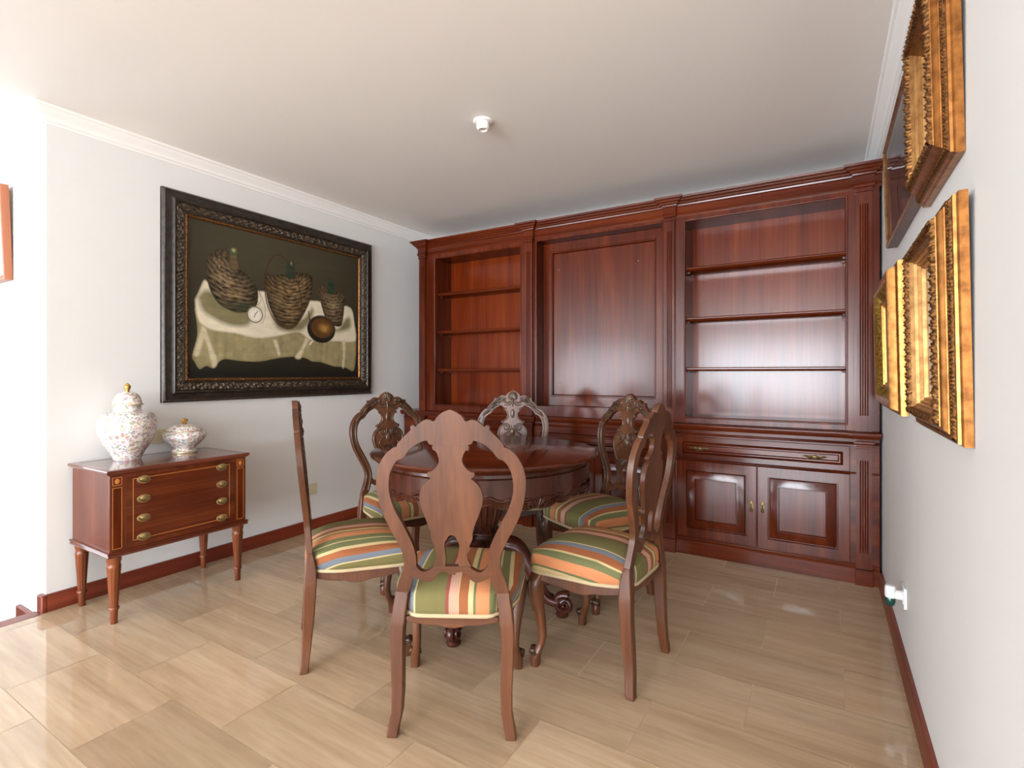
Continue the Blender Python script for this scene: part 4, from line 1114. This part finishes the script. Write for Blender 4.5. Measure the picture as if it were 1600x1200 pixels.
    m.f.append(tuple([i for i in range(n)] + [j*n+n-1 for j in range(1, len(PT))] + [(len(PT)-1)*n+i for i in range(n-2, -1, -1)] + [j*n for j in range(len(PT)-2, 0, -1)])[::-1]); m.mi.append(0)
    st = m.build('seat', FABRIC, t, sharp=80)
    e = [spos(s, -1) for s in np.linspace(-1, 1, 16)] + [spos(1, q) for q in np.linspace(-1, 1, 22)[1:]] + [spos(s, 1) for s in np.linspace(1, -1, 16)[1:]] + [spos(-1, q) for q in np.linspace(1, -1, 22)[1:]]
    m = M(); R = []
    k = len(e)-1
    for i in range(k+1):
        p = Vector(e[i % k]); tn = (Vector(e[(i+1) % k])-Vector(e[(i-1) % k])).normalized(); nn = Vector((tn.y, -tn.x))
        R.append([(p.x+nn.x*o_, p.y+nn.y*o_, z) for o_, z in ((-.004, .389), (.004, .389), (.006, .392), (.006, .399), (.004, .402), (-.004, .402))])
    m.rings(R, cap=False); m.build('braid', BRAID, st, sharp=60)
    return t
chair = make_chair()
PLACES = [
    ((-1.055, 1.352), (-.49, .87), 'striped dining chair nearest the camera, its plain brown wooden back toward us'),
    ((-1.945, 1.452), (.605, .796), 'striped dining chair seen exactly side-on at the left, between console chest and table'),
    ((-2.36, 2.38), (.93, -.36), 'striped dining chair with carved dark back, behind the side-on chair at the left wall'),
    ((-1.82, 3.00), (.44, -.90), 'dining chair at the far side of the table, its carved crest shining silver'),
    ((-.985, 2.88), (-.45, -.893), 'striped dining chair before the bookcase, carved front half hidden behind right front chair'),
    ((-.600, 2.050), (-1.0, .063), 'striped dining chair at the right front, dark back turned to the gilt frames wall'),
]
for i, (p, f, lab) in enumerate(PLACES):
    c = chair if i == 0 else dup(chair)
    f = Vector(f).normalized(); q = Vector(p)+f*.227
    c.location = (q.x, q.y, 0); c.rotation_euler = (0, 0, atan2(f.y, f.x)-pi/2)
    c['label'] = lab

# ------------------------------------------------------------------ sockets and ceiling fitting
def socket(name, label, loc, rz, n=1):
    t = thing(name, label, 'socket', loc, (0, 0, rz))
    w = .041*n
    M().box(-w, w, -.009, 0, -.041, .041).build('plate', CERAM, t, bevel=.003)
    for k in range(n):
        cx = (k-(n-1)/2)*.071
        m = M(); m.box(cx-.026, cx+.026, -.011, -.008, -.026, .026); ins = m.build('insert', CERAM, t, bevel=.002)
        if n == 1:
            m = M(); R = []
            for r, y in ((.021, -.0112), (.0195, -.0116), (.019, -.0085), (.001, -.0085)):
                R.append([(cx+r*cos(2*pi*j/24), y, r*sin(2*pi*j/24)) for j in range(24)])
            m.rings(R, cap=False); m.build('well', mat('socket_well', S(186, 178, 156), .4)[0], ins)
            for sx in (-.0095, .0095): M().ball((cx+sx, -.0087, 0), .0026, .001, .0026).build('pin_hole', DARK, ins)
        else:
            m = M(); m.box(cx-.019, cx+.019, -.0135, -.010, -.021, .021); m.build('rocker', CERAM, ins, bevel=.002)
    return t
socket('wall_socket', 'single cream wall socket low on the left wall behind the side-on chair', (XL-.0005, 2.575, .318), radians(90))
socket('light_switch', 'double cream switch plate on the left wall behind the jar and bowl', (XL-.0005, 1.515, .832), radians(90), 2)['category'] = 'switch'
t = thing('wall_socket', 'white wall socket plate low on the right wall holding a plug-in air freshener', 'socket', (XR+.0005, 2.585, .308), (0, 0, radians(-90)))
M().box(-.041, .041, -.010, 0, -.041, .041).build('plate', PLASTIC, t, bevel=.003)
M().box(-.026, .026, -.0125, -.009, -.026, .026).build('insert', PLASTIC, t, bevel=.002)
t = thing('air_freshener', 'white plug-in air freshener with green liquid bulb in the right wall socket', 'air freshener', (XR-.012, 2.585, .308), (0, 0, radians(-90)))
m = M(); m.rings([[(x*k, y, z*k) for x, z in [(.019*cos(a), .019*sin(a)) for a in [2*pi*j/20 for j in range(20)]]] for y, k in ((.0, 1), (-.020, 1), (-.024, .92))]); m.build('plug', PLASTIC, t, sharp=40)
m = M(); m.loft([(0, -.038, z, hx, hy) for z, hx, hy in ((-.014, .018, .016), (-.010, .022, .019), (.022, .021, .019), (.034, .017, .016), (.036, .009, .008))], 20, 2.6); m.build('housing', PLASTIC, t, sharp=40)
m = M(); m.loft([(0, -.038, z, h, h) for z, h in ((-.052, .003), (-.049, .010), (-.042, .015), (-.030, .0185), (-.018, .0185), (-.012, .0165))], 20, 2.0); m.build('bulb', GREEN, t, sharp=60)

t = thing('ceiling_fitting', 'small white round lamp holder on the ceiling above the table', 'ceiling light', (-1.556, 2.262, ZC))
o = t.location[:]
m = M(o); m.lathe([(.050, ZC+.0), (.051, ZC-.004), (.047, ZC-.009), (.030, ZC-.011), (.026, ZC-.011)], 40, (o[0], o[1], 0)); m.build('rose', WHITE, t)
m = M(o); m.lathe([(.030, ZC-.010), (.033, ZC-.020), (.034, ZC-.036), (.030, ZC-.045), (.024, ZC-.048), (.020, ZC-.046), (.020, ZC-.020)], 32, (o[0], o[1], 0), cap=False); m.build('holder', WHITE, t)
m = M(o); m.lathe([(.019, ZC-.012), (.019, ZC-.024), (.002, ZC-.024)], 24, (o[0], o[1], 0)); m.build('socket_cup', mat('grey_plastic', S(150, 144, 138), .5)[0], t)
